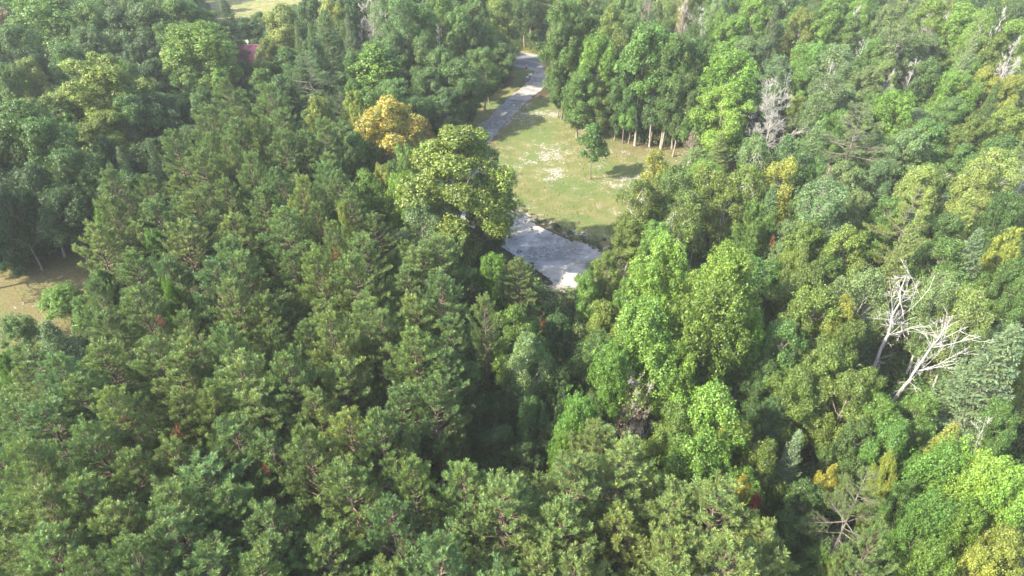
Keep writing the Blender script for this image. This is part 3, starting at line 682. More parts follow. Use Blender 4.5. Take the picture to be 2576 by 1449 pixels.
T('column', 548, 172, 60, 'bright', 12); T('ash', 500, 225, 90, 'mid', 12); T('ash', 430, 240, 90, 'mid', 11); T('ash', 598, 152, 80, 'mid', 9); T('ash', 650, 150, 80, 'olive', 10)
T('spruce', 563, -5, 95, 'dark', 16, 'tall dark spruce rising behind the red roof', 'the red roof spruce')
T('ash', 612, 45, 90, 'dark', 9); T('ash', 648, 33, 60, 'mid', 8, 'small round tree on two thin stems at the field edge')
T('ash', 705, 12, 130, 'pale', 16, 'pale yellow-green tree right of the red roof', 'the pale roadside tree'); T('ash', 665, 95, 75, 'pale', 12); T('ash', 712, 120, 90, 'mid', 11)
T('ash', 822, -5, 80, 'gold', 16); T('spruce', 815, 22, 120, 'teal', 17, 'large dark spruce left of the white bare tree', 'the large dark spruce'); T('ash', 775, -15, 70, 'mid', 14)
T('column', 940, 106, 150, 'bright', 15, 'pointed fresh green maple above the orange tree', 'the pointed maple', form=0)
T('whitepine', 772, 124, 130, 'teal', 15, 'soft bluish white pine with a visible pale trunk'  , 'the bluish white pine')
T('ash', 885, 200, 60, 'bright', 10); T('ash', 700, 190, 90, 'mid', 12); T('ash', 655, 175, 70, 'green', 11)
T('fan', 927, 6, 130, 'white', 15, 'bleached bare tree with a tangle of white limbs near the far road', 'the far bare white tree', form=0)
T('poplar', 1000, -10, 100, 'mid', 19); T('poplar', 960, -20, 80, 'gray', 18); T('ash', 1045, 10, 100, 'green', 17); T('ash', 1110, -15, 100, 'green', 17); T('ash', 1065, 80, 85, 'mid', 14)
T('ash', 1150, 20, 90, 'mid', 16); T('ash', 1195, 5, 90, 'mid', 16); T('ash', 1255, -10, 90, 'olive', 15, 'olive green tree overhanging the far road', 'the olive tree overhanging the road'); T('ash', 1225, 55, 70, 'green', 12)
T('spruce', 1048, 175, 70, 'dark', 11); T('ash', 1110, 120, 100, 'mid', 14); T('ash', 1160, 150, 100, 'mid', 13); T('ash', 1000, 75, 70, 'dark', 14); T('ash', 1080, 170, 90, 'dark', 12)
T('ash', 1215, 120, 90, 'mid', 12); T('ash', 1262, 108, 70, 'mid', 9); T('ash', 1120, 220, 90, 'dark', 10); T('ash', 1175, 205, 70, 'dark', 9); T('maple', 1045, 245, 100, 'dark', 9); T('ash', 1230, 160, 60, 'dark', 8)
T('autumn', 965, 245, 185, 'orangey', 15, 'orange and yellow autumn maple at the edge of the pine stand', 'the orange maple', form=0)
T('autumn', 888, 232, 70, 'gold', 13, 'small yellow-green maple touching the orange maple on its left'); T('ash', 790, 243, 80, 'gold', 13); T('whitepine', 850, 215, 55, 'teal', 11)
T('autumn', 1066, 300, 42, 'orange', 7, 'slim orange sapling right of the orange maple'); T('ash', 900, 330, 90, 'mid', 12)
T('oak', 1150, 322, 308, 'olive', 20, 'great oak with a wide lobed crown beside the gravel pad', 'the great oak', form=0); T('oak', 1235, 430, 120, 'mid', 14)
T('autumn', 962, 415, 62, 'gold', 9, 'small orange tinted tree left of the great oak'); T('ash', 925, 430, 95, 'green', 13); T('maple', 1010, 440, 95, 'bright', 13)
T('poplar', 1052, 495, 130, 'gray', 13, 'light green poplar with forked white limbs in front of the great oak', 'the poplar before the great oak')
T('maple', 1240, 640, 80, 'bright', 9, 'small bright green maple at the near corner of the gravel pad', 'the small pad maple')
for bx, by, bh in ((-67, 67, 18), (-73, 77, 18), (-66, 86, 17)): tree('maple', (bx, by), bh, 10, 'mid')
# --- right of the driveway
T('oak', 1425, -2, 125, 'mid', 21.5, 'very tall tree with a straight grey trunk right of the driveway mouth', 'the tall tree at the driveway mouth', form=1)
T('ash', 1412, 95, 60, 'olive', 13.5); T('ash', 1408, 170, 50, 'mid', 9.5); T('oak', 1475, 20, 110, 'mid', 19); T('ash', 1535, 12, 90, 'olive', 17); T('ash', 1395, 55, 50, 'olive', 14)
T('maple', 1510, 92, 105, 'bright', 17, 'fresh green maple with a soft tall crown behind the clearing', 'the fresh clearing maple'); T('ash', 1462, 180, 90, 'green', 12)
T('ash', 1497, 213, 92, 'olive', 9.5, 'low olive tree with tan top at the far side of the clearing', 'the low olive tree'); T('maple', 1592, 252, 55, 'lime', 8, 'small vivid lime maple under the tall trees', 'the small lime maple')
T('tall', 1632, 62, 130, 'green', 20.5, 'tallest green tree of the group on bare straight trunks behind the clearing', 'the tall bare trunked tree', form=0)
for bx, by, hh, cw, ff in ((1634, 371, 17, 85, 1), (1661, 373, 19, 95, 2), (1703, 362, 18, 105, 0)):
    _p, _k = at(bx, by, 0); tree('tall', _p[:2], hh, cw / FD * _k, 'mid' if bx != 1661 else 'green', form=ff)
T('ash', 1700, 95, 100, 'mid', 19); T('ash', 1570, 80, 80, 'pale', 17); T('ash', 1728, 125, 100, 'olive', 17)
T('oak', 1590, 130, 80, 'mid', 16); T('ash', 1660, 150, 100, 'dark', 15); T('ash', 1720, 205, 80, 'mid', 13); T('ash', 1560, 200, 60, 'dark', 11)
T('maple', 1852, 132, 160, 'bright', 17, 'round yellow-tinged maple with a full crown beyond the clearing', 'the round far maple', form=3)
T('ash', 1832, 215, 140, 'lime', 14, 'light green leafy tree at the right end of the clearing', 'the light clearing tree'); T('maple', 1760, 265, 70, 'green', 10)
T('spruce', 1818, 330, 80, 'gray', 9, 'low grey-green spruce beside the brown dead spruce', 'the low grey spruce')
T('deadspruce', 1745, 330, 58, 'tan', 7.5, 'small brown dead spruce at the right edge of the clearing', 'the brown dead spruce')
T('young', 1497, 312, 70, 'green', 9.2, 'lone young tree on a thin trunk in the middle of the lawn', 'the lone young tree')
T('shrub', 1848, 398, 36, 'maroon', 4, 'dark red bush right of the clearing')
# birch screen right of the clearing
T('birch', 1652, 383, 90, 'gold', 13, 'yellow tinted birch at the corner of the clearing', 'the yellow tinted birch'); T('birch', 1612, 455, 110, 'olive', 12); T('birch', 1705, 415, 120, 'olive', 13); T('birch', 1785, 415, 110, 'olive', 13)
T('birch', 1880, 415, 110, 'olive', 13); T('birch', 1740, 480, 110, 'olive', 12); T('birch', 1975, 405, 110, 'gold', 13); T('birch', 1830, 470, 100, 'olive', 11); T('ash', 1590, 545, 95, 'olive', 8)
T('maple', 1662, 565, 100, 'green', 10); T('maple', 1917, 510, 90, 'green', 13, 'soft fresh green tree among the birches', 'the fresh tree among the birches')
T('dead', 1700, 535, 40, 'white', 11, form=3, label='leaning white stem showing through the birches'); T('dead', 1760, 528, 34, 'white', 10, form=3, label='upright white stem in the birches right of the leaning one')
T('maple', 1685, 608, 160, 'lime', 16, 'vivid lime maple nearest the gravel pad on its right', 'the pad lime maple', form=1)
T('maple', 1855, 632, 185, 'lime', 16, 'vivid lime maple with a low dome, right of the gravel pad maple', 'the domed lime maple', form=2)
T('maple', 1800, 722, 200, 'lime', 17, 'large lime maple with grey forked trunks showing below', 'the large lime maple', form=0); T('maple', 1890, 775, 120, 'bright', 14)
T('maple', 1640, 765, 210, 'lime', 16, 'spreading bright maple at the centre right with drooping sprays', 'the spreading bright maple', form=3); T('maple', 1545, 870, 120, 'bright', 13); T('maple', 1700, 860, 130, 'lime', 13)
T('ash', 1478, 678, 70, 'green', 8); T('ash', 1525, 635, 70, 'olive', 9); T('ash', 1520, 755, 100, 'olive', 10); T('ash', 1580, 700, 80, 'green', 11)
T('pine', 1310, 650, 105, 'pinelt', 11, 'small light green pine below the corner of the gravel pad', 'the pine below the gravel pad'); T('ash', 1400, 790, 90, 'dark', 9)
T('poplar', 1325, 835, 115, 'gray', 13, 'grey-green poplar with drooping branches and white limbs', 'the drooping grey poplar')
T('sparsepine', 1225, 748, 120, 'pinelt', 16, 'tall lone red pine on a long bare trunk at the edge of the stand', 'the lone tall pine')
# --- back forest, centre and right
T('deadspruce', 1636, -20, 60, 'tan', 15, 'tall grey dead spruce with drooping bare branches at the back', 'the tall grey dead spruce'); T('deadspruce', 1718, 5, 30, 'tan', 14, 'thin dead spire between green spruces at the back')
for a in (('ash', 1575, -15, 80, 'mid', 16), ('spruce', 1680, 0, 60, 'mid', 17), ('spruce', 1762, 5, 60, 'mid', 17), ('spruce', 1785, 55, 45, 'green', 13), ('spruce', 1812, 75, 45, 'dark', 12), ('ash', 1850, 40, 90, 'bright', 15),
          ('ash', 1900, -5, 90, 'bright', 17), ('ash', 1600, 35, 70, 'mid', 14), ('ash', 1660, 50, 70, 'green', 14), ('ash', 1880, 90, 90, 'gray', 15), ('ash', 1790, 110, 60, 'mid', 13), ('ash', 1930, 95, 80, 'gray', 14),
          ('ash', 2025, 20, 80, 'gold', 16), ('ash', 2100, 5, 90, 'bright', 16), ('ash', 2060, 50, 80, 'bright', 14), ('ash', 2180, -10, 80, 'bright', 16), ('ash', 2150, 40, 80, 'mid', 14), ('maple', 2050, 105, 100, 'green', 13),
          ('poplar', 2118, 112, 130, 'gray', 15), ('poplar', 1965, 140, 90, 'gray', 14), ('poplar', 2270, 55, 110, 'gray', 16), ('ash', 2235, 15, 80, 'gray', 15), ('ash', 2350, 0, 90, 'lime', 17), ('ash', 2440, 10, 90, 'lime', 17),
          ('ash', 2395, 50, 80, 'lime', 14), ('poplar', 2475, 20, 80, 'lime', 18), ('ash', 2510, 85, 90, 'olive', 14), ('ash', 2565, 50, 90, 'lime', 16), ('ash', 2340, 90, 80, 'gray', 13), ('ash', 2220, 100, 80, 'mid', 13),
          ('maple', 2415, 185, 115, 'bright', 13), ('maple', 2262, 232, 120, 'bright', 13), ('ash', 2350, 150, 100, 'mid', 13), ('ash', 2190, 165, 90, 'gray', 13), ('ash', 2240, 150, 70, 'pale', 12), ('ash', 2480, 170, 90, 'gold', 13),
          ('ash', 2550, 190, 80, 'gold', 12), ('ash', 2010, 170, 90, 'green', 12), ('poplar', 2080, 190, 110, 'gray', 15), ('ash', 2130, 215, 100, 'gray', 12), ('ash', 2350, 300, 110, 'mid', 13),
          ('ash', 2460, 285, 110, 'olive', 14), ('ash', 2300, 325, 120, 'gray', 13), ('ash', 2550, 270, 110, 'olive', 13), ('ash', 2405, 245, 90, 'mid', 11), ('ash', 2010, 240, 70, 'olive', 10), ('poplar', 2060, 225, 70, 'gray', 13), ('ash', 2530, 345, 110, 'mid', 13),
          ('ash', 2130, 410, 110, 'gray', 12), ('ash', 2340, 425, 110, 'pale', 13), ('ash', 2480, 435, 100, 'pale', 13), ('spruce', 2280, 432, 50, 'pale', 11), ('ash', 2060, 400, 90, 'mid', 11),
          ('poplar', 2510, 375, 130, 'pale', 15), ('ash', 2430, 360, 90, 'mid', 11), ('ash', 2220, 400, 90, 'gray', 11), ('ash', 2200, 330, 90, 'gray', 12),
          ('ash', 2030, 555, 120, 'olive', 12), ('ash', 2150, 570, 115, 'olive', 13), ('ash', 2010, 620, 100, 'olive', 11), ('ash', 2045, 665, 130, 'olive', 11), ('ash', 1985, 560, 90, 'gray', 11), ('ash', 2240, 500, 110, 'mid', 12), ('ash', 2170, 480, 90, 'gray', 12),
          ('maple', 2545, 485, 100, 'mid', 14), ('ash', 2400, 540, 110, 'mid', 12), ('ash', 2390, 610, 130, 'mid', 12), ('ash', 2100, 640, 90, 'mid', 10),
          ('poplar', 2205, 680, 130, 'gray', 14), ('poplar', 2395, 700, 130, 'gray', 14), ('poplar', 2475, 735, 130, 'pale', 14), ('ash', 2320, 700, 100, 'gray', 11), ('ash', 2540, 650, 100, 'mid', 13), ('ash', 2575, 700, 90, 'mid', 12), ('ash', 2340, 760, 90, 'mid', 8),
          ('ash', 2060, 722, 170, 'olive', 14), ('ash', 2120, 750, 100, 'gold', 13), ('ash', 2130, 815, 110, 'olive', 12), ('ash', 1990, 815, 130, 'mid', 13), ('ash', 2090, 870, 150, 'olive', 13), ('ash', 2190, 925, 120, 'olive', 12),
          ('ash', 2025, 930, 130, 'olive', 12), ('ash', 2150, 955, 150, 'olive', 12), ('ash', 2235, 1000, 110, 'green', 11), ('ash', 1935, 900, 100, 'dark', 10), ('ash', 1950, 1010, 90, 'deep', 9), ('ash', 2430, 930, 110, 'green', 10), ('ash', 2330, 1000, 100, 'mid', 10),
          ('ash', 2470, 860, 110, 'gray', 12), ('ash', 2265, 1065, 120, 'green', 11), ('ash', 2160, 1060, 110, 'dark', 10), ('ash', 1800, 975, 200, 'bright', 14), ('ash', 1720, 1020, 120, 'olive', 12), ('ash', 1690, 1080, 130, 'olive', 10),
          ('ash', 1850, 1060, 120, 'gold', 12), ('maple', 1770, 1110, 215, 'bright', 13), ('ash', 1940, 1130, 120, 'olive', 11), ('maple', 1865, 1180, 110, 'bright', 11), ('ash', 2030, 1215, 120, 'dark', 9), ('ash', 1990, 1300, 110, 'dark', 8),
          ('maple', 2385, 1110, 160, 'bright', 13), ('maple', 2365, 1250, 120, 'green', 12), ('maple', 2500, 1145, 160, 'lime', 14), ('maple', 2560, 1180, 150, 'lime', 14), ('maple', 2450, 1280, 130, 'bright', 12), ('maple', 2360, 1365, 130, 'lime', 12), ('ash', 2530, 1330, 150, 'gold', 12),
          ('ash', 2540, 1010, 100, 'mid', 11), ('ash', 2470, 1390, 130, 'gold', 11), ('ash', 2300, 1220, 90, 'mid', 10), ('ash', 2070, 1370, 110, 'mid', 9), ('maple', 2120, 1420, 120, 'bright', 9), ('ash', 2575, 900, 80, 'olive', 12),
          ('maple', 1462, 1000, 125, 'bright', 13), ('maple', 1430, 1110, 80, 'bright', 10), ('ash', 1530, 1080, 90, 'green', 10), ('maple', 1345, 1010, 90, 'dark', 9), ('maple', 1180, 1010, 110, 'deep', 8), ('ash', 1250, 1080, 110, 'deep', 7), ('ash', 1320, 1130, 110, 'deep', 7), ('maple', 1400, 930, 100, 'dark', 9),
          ('ash', 1160, 1090, 100, 'deep', 6), ('maple', 1500, 1000, 90, 'dark', 8), ('ash', 1390, 1060, 80, 'deep', 7), ('ash', 1240, 1000, 90, 'deep', 7), ('ash', 1300, 960, 90, 'dark', 8)):
    T(*a)
T('whitepine', 2182, 255, 180, 'blue', 17, 'large blue-green white pine right of the bare white tree', 'the large blue-green pine')
T('spruce', 2060, 300, 95, 'gray', 14, 'pale grey-green spruce just right of the bare white tree'); T('spruce', 1948, 12, 65, 'blue', 17, 'grey spruce standing tall in the back wood', 'the grey back spruce')
T('spruce', 2012, 1075, 90, 'blue', 12, 'blue-grey spruce between olive ashes in the lower right', 'the blue-grey spruce'); T('spruce', 2545, 805, 225, 'blue', 17, 'big blue-grey spruce at the right edge leaning into the frame', 'the big blue-grey spruce', form=2)
T('spruce', 2478, 575, 120, 'blue', 14); T('spruce', 2445, 470, 100, 'pale', 14); T('whitepine', 2315, 460, 130, 'pale', 16, 'thin white pine with a bare pale trunk and red-brown patches', 'the thin white pine')
T('poplar', 2085, 458, 165, 'gray', 15, 'grey-green poplar with bare white upper limbs', 'the poplar with white limbs')
T('autumn', 2560, 575, 80, 'gold', 12, 'golden yellow tree at the right edge beneath the wood', 'the golden tree at the right edge')
T('autumn', 2088, 1172, 62, 'yellow', 8, 'small golden yellow tree in the lower right wood', 'the small golden tree'); T('ash', 2262, 1150, 60, 'gold', 11, 'small yellowing tree behind the broad lower right pine')
T('young', 1872, 1198, 58, 'yellow', 14, 'slim bright yellow sapling beside the red sapling', 'the bright yellow sapling'); T('young', 1906, 1248, 36, 'red', 13, 'slim red sapling in the lower right wood', 'the red sapling')
T('shrub', 1371, 148, 15, 'yellow', 3.0, 'tiny yellow leaved bush at the driveway mouth'); 
# bare and dying trees
T('fan', 1950, 235, 175, 'white', 14, 'big bleached bare tree with a fan of fine white branches', 'the big bare white tree', form=0)
T('dead', 2300, 148, 80, 'white', 12, 'bare silver tree with twisted limbs in the upper right wood', 'the twisted silver tree', form=2)
T('dead', 2148, 35, 75, 'white', 14, form=1); T('dead', 2400, -10, 90, 'white', 16, form=1, lean=(.18, 0)); T('dead', 2512, 50, 60, 'white', 15, form=1, lean=(.15, 0)); T('dead', 2465, 55, 40, 'white', 14, form=3)
T('dead', 2555, 112, 90, 'white', 15, form=1, lean=(.12, 0)); T('dead', 2355, 20, 60, 'white', 15, form=1); T('dead', 2180, 95, 50, 'white', 13, form=3); T('dead', 2230, 190, 50, 'white', 11, form=1)
T('fan', 1590, 972, 150, 'tan', 10, 'small bare tree with pinkish dry leaves in the centre right', 'the small bare tree with dry leaves', form=1)
T('dead', 2000, 655, 60, 'white', 9, form=2); T('deadspruce', 2090, 420, 40, 'tan', 12, 'tiny brown dead spire beside the pale poplar'); T('dead', 2576, 1040, 80, 'white', 13, form=3, lean=(.2, 0)); T('dead', 1530, 100, 40, 'white', 12, form=3)
T('dead', 2090, 150, 50, 'white', 14, form=3); T('dead', 1990, 180, 40, 'white', 13, form=3); T('dead', 1015, 0, 40, 'white', 18, form=3); T('dead', 1100, 60, 34, 'white', 14, form=3)

def big_birch(foot, top, pts_extra, label, seed):
    """old dying birch: a thick pale leaning trunk with ragged bare limbs"""
    rng = np.random.RandomState(seed); f3, _ = at(*foot[:2], foot[2]); t3, _ = at(*top[:2], top[2])
    b = t3 + (f3 - t3) * (t3[2] / (t3[2] - f3[2])); b[2] = 0
    root = link('dead_birch', None, loc=(b[0], b[1], 0)); tb = Tubes()
    loc = lambda p: np.asarray(p) - [b[0], b[1], 0]
    st = curve_pts(loc(b) - [0, 0, .3], loc(t3), 12, (.3, .2, 0), .08, rng); tb.add(st, np.linspace(.20, .03, 12), 8)
    o = link('trunk', tb.mesh('trunk', M_BIRCH), root); o.color = (.50, .48, .455, 1)
    def fork(Tb, a, d, L, r, lv):
        P_ = [a]; dd = unit(np.asarray(d, float))
        for i in range(5):
            dd = unit(dd + rng.normal(0, .10, 3) + [0, 0, .02]); P_.append(P_[-1] + dd * L / 5)
        P_ = np.array(P_); Tb.add(P_, np.linspace(r, max(.3 * r, .010), 6), 5 if lv == 0 else 3)
        if lv < 3:
            for q in range(rng.randint(2, 5)):
                i0 = rng.randint(1, 5); fork(Tb, P_[i0], unit(P_[i0 + 1] - P_[i0]) + rng.normal(0, .5, 3), L * rng.uniform(.3, .55), r * .5, lv + 1)
    for (x, y, h, r, u) in pts_extra:
        e = loc(at(x, y, h)[0]); a = st[int(u * 11)]; Tb = Tubes(); d = e - a
        fork(Tb, a, d, np.linalg.norm(d), r * .32, 0); o = link('limb', Tb.mesh('limb', M_BIRCH), root); o.color = (.50, .48, .455, 1)
    for q in range(26):
        i0 = rng.randint(4, 12); Tb = Tubes(); fork(Tb, st[i0], rng.normal(0, 1, 3) + [0, 0, .3], rng.uniform(.6, 1.8), .03, 1); o = link('limb', Tb.mesh('limb', M_DEAD), root); o.color = (.38, .36, .335, 1)
    tag(root, label, 'dead tree', 'dying birches at the right')
    TREES.append(dict(o=root, kind='dead', p=b, h=top[2], w=9., colour='white', label=label, noun='birch', mark='the ' + ' '.join(label.split()[:4])))
big_birch((2217, 868, 8), (2279, 696, 17), ((2230, 700, 16.5, .07, .8), (2310, 700, 17, .07, .85), (2360, 690, 16, .08, .7), (2230, 750, 15, .08, .7), (2300, 800, 13.5, .08, .6), (2325, 810, 13, .07, .58), (2205, 790, 13.5, .07, .66), (2300, 830, 12, .06, .55)),
          'old white birch with a bare leaning trunk and forked crown', 41)
big_birch((2281, 955, 7), (2375, 828, 15.5), ((2450, 835, 16, .10, .9), (2460, 850, 15.5, .08, .85), (2355, 825, 15, .07, .85), (2450, 875, 12.5, .09, .6), (2430, 900, 11.5, .07, .55), (2400, 905, 10.5, .06, .5), (2290, 905, 10.5, .06, .5)),
          'white dying birch reaching right, below the older one', 42)

# --- the red pine stand: the tops that can be told apart
PINES = [(657,976),(787,990),(877,1036),(955,1052),(770,1085),(1030,1148),(1185,1165),(890,1192),(1277,1222),(665,1095),(680,1280),(915,1245),(980,1250),(1045,1330),(820,1345),(1085,1395),(975,1420),(705,1365),(735,1255),(1010,970),
 (250,966),(313,986),(427,980),(530,970),(213,1055),(567,1065),(483,1045),(300,1140),(247,1090),(520,1165),(560,1225),(30,1120),(60,1250),(290,1270),(320,1380),(370,1390),(500,1395),(600,1290),(150,1150),(100,1030),(180,1230),(420,1110),(400,1240),(90,1360),(200,1390),(440,1310),(620,1180),(600,1400),
 (262,500),(315,635),(277,418),(333,418),(430,325),(575,195),(620,225),(520,265),(507,645),(557,712),(367,733),(320,785),(480,842),(567,833),(635,755),(240,853),(370,850),(483,783),(67,885),(145,905),(230,560),(400,650),(430,560),(350,560),(470,480),(380,500),
 (694,526),(784,516),(824,563),(877,490),(957,533),(924,590),(720,630),(890,650),(797,626),(1097,586),(1050,623),(970,626),(877,715),(1007,670),(1110,693),(1040,736),(904,743),(947,790),(824,796),(1040,816),(1127,803),(670,836),(790,850),(977,866),(724,893),(844,906),(1110,886),(1094,945),
 (670,213),(717,277),(810,300),(700,333),(760,330),(857,430),(810,417),(590,300),(640,300),(560,350),(500,380),(620,390),(690,420),(750,440),(560,450),(640,480),(590,540),(660,590),(600,630),(560,590),
 (1490,1085),(1570,1130),(1615,1165),(1430,1160),(1480,1215),(1825,1235),(1325,1240),(1420,1270),(1550,1290),(1700,1220),(1715,1305),(1305,1310),(1915,1310),(1350,1385),(1455,1420),(1620,1390),(1700,1425),(1200,1290),(1180,1400),(1830,1370),(1250,1440),(1540,1440),
 (420,900),(330,890),(520,900),(600,900),(390,1020),(620,1040),(130,970),(190,960)]
PH = []
for i, (x, y) in enumerate(PINES):
    h = RNG.uniform(13.4, 16.4)
    p, k = at(x, y, h)
    if any(math.hypot(p[0] - q[0], p[1] - q[1]) < 2.3 for q in PH): continue
    PH.append((p[0], p[1])); wm = RNG.uniform(4.4, 5.8)
    if y > 1050 and x > 1250: wm *= 1.08
    tree('pine', p[:2], h, wm, 'pinelt' if (x > 1250 or RNG.rand() < .2) else ('pine' if RNG.rand() < .7 else 'pinebl'))
T('whitepine', 2205, 1180, 190, 'pinelt', 15, 'broad soft pine with a see-through crown in the lower right', 'the broad lower right pine', form=0)
T('pine', 2215, 1325, 120, 'pinelt', 15, 'dense light green pine at the bottom right below the broad soft one', 'the dense bottom right pine'); T('pine', 2110, 1400, 70, 'pinelt', 11); T('pine', 1965, 1400, 80, 'pinelt', 13)
PINEPOLY = [(-60, 940), (60, 885), (190, 690), (180, 560), (250, 430), (400, 420), (430, 310), (560, 190), (640, 205), (740, 280), (800, 300), (860, 400), (930, 520), (1090, 590), (1130, 690), (1150, 800), (1110, 930), (1050, 1040),
            (1080, 1120), (1200, 1170), (1300, 1230), (1420, 1160), (1500, 1110), (1640, 1180), (1750, 1240), (1900, 1310), (1950, 1449), (1960, 1560), (-160, 1560), (-160, 1000)]
PW = [tuple(at(x, y, 15)[0][:2]) for x, y in PINEPOLY]
def fill_pines():
    tries = 0; r = np.random.RandomState(9)
    while tries < 9000 and len(PH) < 300:
        tries += 1; x, y = r.uniform(-50, 30), r.uniform(16, 110)
        if not inpoly(x, y, PW): continue
        if any(math.hypot(x - q[0], y - q[1]) < 3.3 for q in PH): continue
        PH.append((x, y)); tree('pine', (x, y), r.uniform(11.2, 14.0), r.uniform(3.4, 4.6), 'pine' if r.rand() < .7 else 'pinebl')
fill_pines()
# broadleaf saplings rising among the pines and along the lawn
T('maple', 250, 512, 55, 'bright', 13); T('ash', 378, 572, 70, 'green', 13.5); T('ash', 248, 678, 70, 'green', 12); T('ash', 405, 705, 50, 'bright', 14)
T('maple', 140, 722, 95, 'bright', 5.5, 'leafy green bush on the left lawn', 'the bush on the left lawn'); T('maple', 198, 745, 60, 'green', 5); T('maple', 25, 800, 100, 'mid', 7); T('maple', 10, 885, 70, 'bright', 10)
T('birch', 860, 512, 45, 'gold', 15)
# ------------------------------------------------------------------ the rest of the wood
OPEN = [  # parts of the photograph where open ground, road or roof shows
    [(1283, 98), (1372, 98), (1375, 235), (1440, 285), (1530, 318), (1700, 365), (1750, 380), (1640, 395), (1590, 470), (1555, 560), (1540, 625), (1470, 675), (1395, 735), (1330, 700), (1250, 640), (1215, 480), (1180, 370), (1190, 320), (1100, 300), (1120, 270), (1290, 190)],
    [(-20, 700), (200, 620), (225, 740), (100, 850), (-20, 780)], [(500, -40), (860, -40), (760, 20), (640, 60), (500, 8)], [(560, 78), (640, 78), (640, 150), (560, 150)]]
OPENW = [LAWN, PAD, DRIVE, SIDE, FIELD, VERGE]
def blocks_open(x, y, h, w):
    px, py, z = proj(np.array([[x + dx * w / 2, y, h * f] for f in (.2, .45, .7, .9) for dx in (-.9, -.45, 0, .45, .9)] + [[x, y, h]]))
    return any(inpoly(px, py, o).any() for o in OPEN)
HERO = []
for t in TREES:
    c = t['p'] + [0, 0, t['h'] * .74]; px, py, z = proj(c); HERO.append((px, py, z, t['w'] * FD / z * .5))
HERO = np.array(HERO)
def hides_hero(x, y, h, w):
    px, py, z = proj(np.array([x, y, h * .8])); r = w * FD / z * .5
    d = np.hypot(HERO[:, 0] - px, HERO[:, 1] - py)
    return bool(((z < HERO[:, 2] + 1) & (d < HERO[:, 3] * .55 + r * .75)).any())
def fill_wood():
    r = np.random.RandomState(31); pts = [(t['p'][0], t['p'][1], t['w']) for t in TREES]; grid = {}
    def near(x, y, w):
        gx, gy = int(x // 8), int(y // 8)
        for a in (-1, 0, 1):
            for b in (-1, 0, 1):
                for q in grid.get((gx + a, gy + b), ()):
                    if math.hypot(x - q[0], y - q[1]) < (w + q[2]) * .40: return True
        return False
    for q in pts: grid.setdefault((int(q[0] // 8), int(q[1] // 8)), []).append(q)
    n = 0
    for k in range(16000):
        y = r.uniform(14, 210); x = r.uniform(-1, 1) * (30 + y * .66); h = r.uniform(8.5, 14.5); w = r.uniform(4.5, 7.5)
        if y > 120: h += 2
        px, py, z = proj(np.array([x, y, h]))
        if px < -70 or px > 2650 or py > 1600 or py < -260: continue
        if abs(road_d(x, y)) < 7 or inpoly(x, y, PW): continue
        if any(sdist(x, y, o) > -3.0 for o in OPENW): continue
        if near(x, y, w) or blocks_open(x, y, h, w) or hides_hero(x, y, h, w): continue
        right = px > 1350
        q = fbm(x, y, 25, 4)
        if right: kd = r.choice(['ash', 'maple', 'poplar', 'spruce', 'dead', 'birch'], p=[.30, .18, .17, .22, .06, .07])
        else: kd = r.choice(['ash', 'maple', 'spruce', 'oak'], p=[.45, .35, .08, .12])
        if kd in ('ash', 'maple') and sum(1 for t in TREES if KIND[t['kind']][0] == KIND[kd][0]) > 275: kd = 'birch' if right else 'spruce'
        if right: cl = r.choice(['mid', 'green', 'olive', 'gray', 'bright', 'dark', 'pale'], p=[.22, .18, .18, .14, .10, .12, .06])
        else: cl = r.choice(['mid', 'dark', 'green', 'olive', 'deep'], p=[.35, .3, .15, .1, .1])
        if kd == 'spruce': cl = r.choice(['gray', 'teal', 'mid', 'blue', 'pale']); w *= .78; h += 2.5
        if kd == 'dead': w *= .8
        tree(kd, (x, y), h, w, cl); grid.setdefault((int(x // 8), int(y // 8)), []).append((x, y, w)); n += 1
    return n
print('fill', fill_wood(), 'trees', len(TREES))

# bushes along the clearing and under the tall trees
for (x, y, w, c) in ((1395, 262, 30, 'mid'), (1450, 300, 40, 'bright'), (1480, 322, 34, 'green'), (1535, 330, 34, 'olive'), (1420, 275, 28, 'mid'), (1590, 340, 26, 'mid'), (1605, 348, 24, 'olive'), (1720, 350, 30, 'olive'), (1780, 395, 34, 'olive'),
                     (1540, 345, 34, 'mid'), (1575, 352, 30, 'bright'), (1640, 362, 26, 'olive'), (1680, 366, 30, 'mid'), (1735, 372, 30, 'bright'), (1510, 318, 40, 'olive'), (1440, 290, 30, 'bright'), (1465, 312, 26, 'rust'), (1500, 335, 36, 'bright'), (1560, 575, 45, 'olive'), (1545, 615, 50, 'mid'), (1250, 690, 50, 'mid'), (1180, 640, 60, 'dark'), (1345, 735, 40, 'gold'), (1210, 250, 40, 'dark'), (1262, 205, 30, 'mid'), (1235, 225, 34, 'mid'), (1160, 262, 40, 'dark'),
                     (1285, 600, 34, 'olive'), (1490, 690, 50, 'olive'), (1375, 165, 20, 'mid'), (1378, 195, 24, 'mid'), (100, 850, 60, 'mid'), (200, 770, 50, 'dark'), (90, 625, 60, 'deep'), (190, 580, 60, 'deep'), (30, 655, 70, 'deep'), (1515, 705, 60, 'olive')):
    p, k = at(x, y, 0); w_ = w / FD * k
    tree('shrub', p[:2], min(w_ * .85, 3), w_, c)

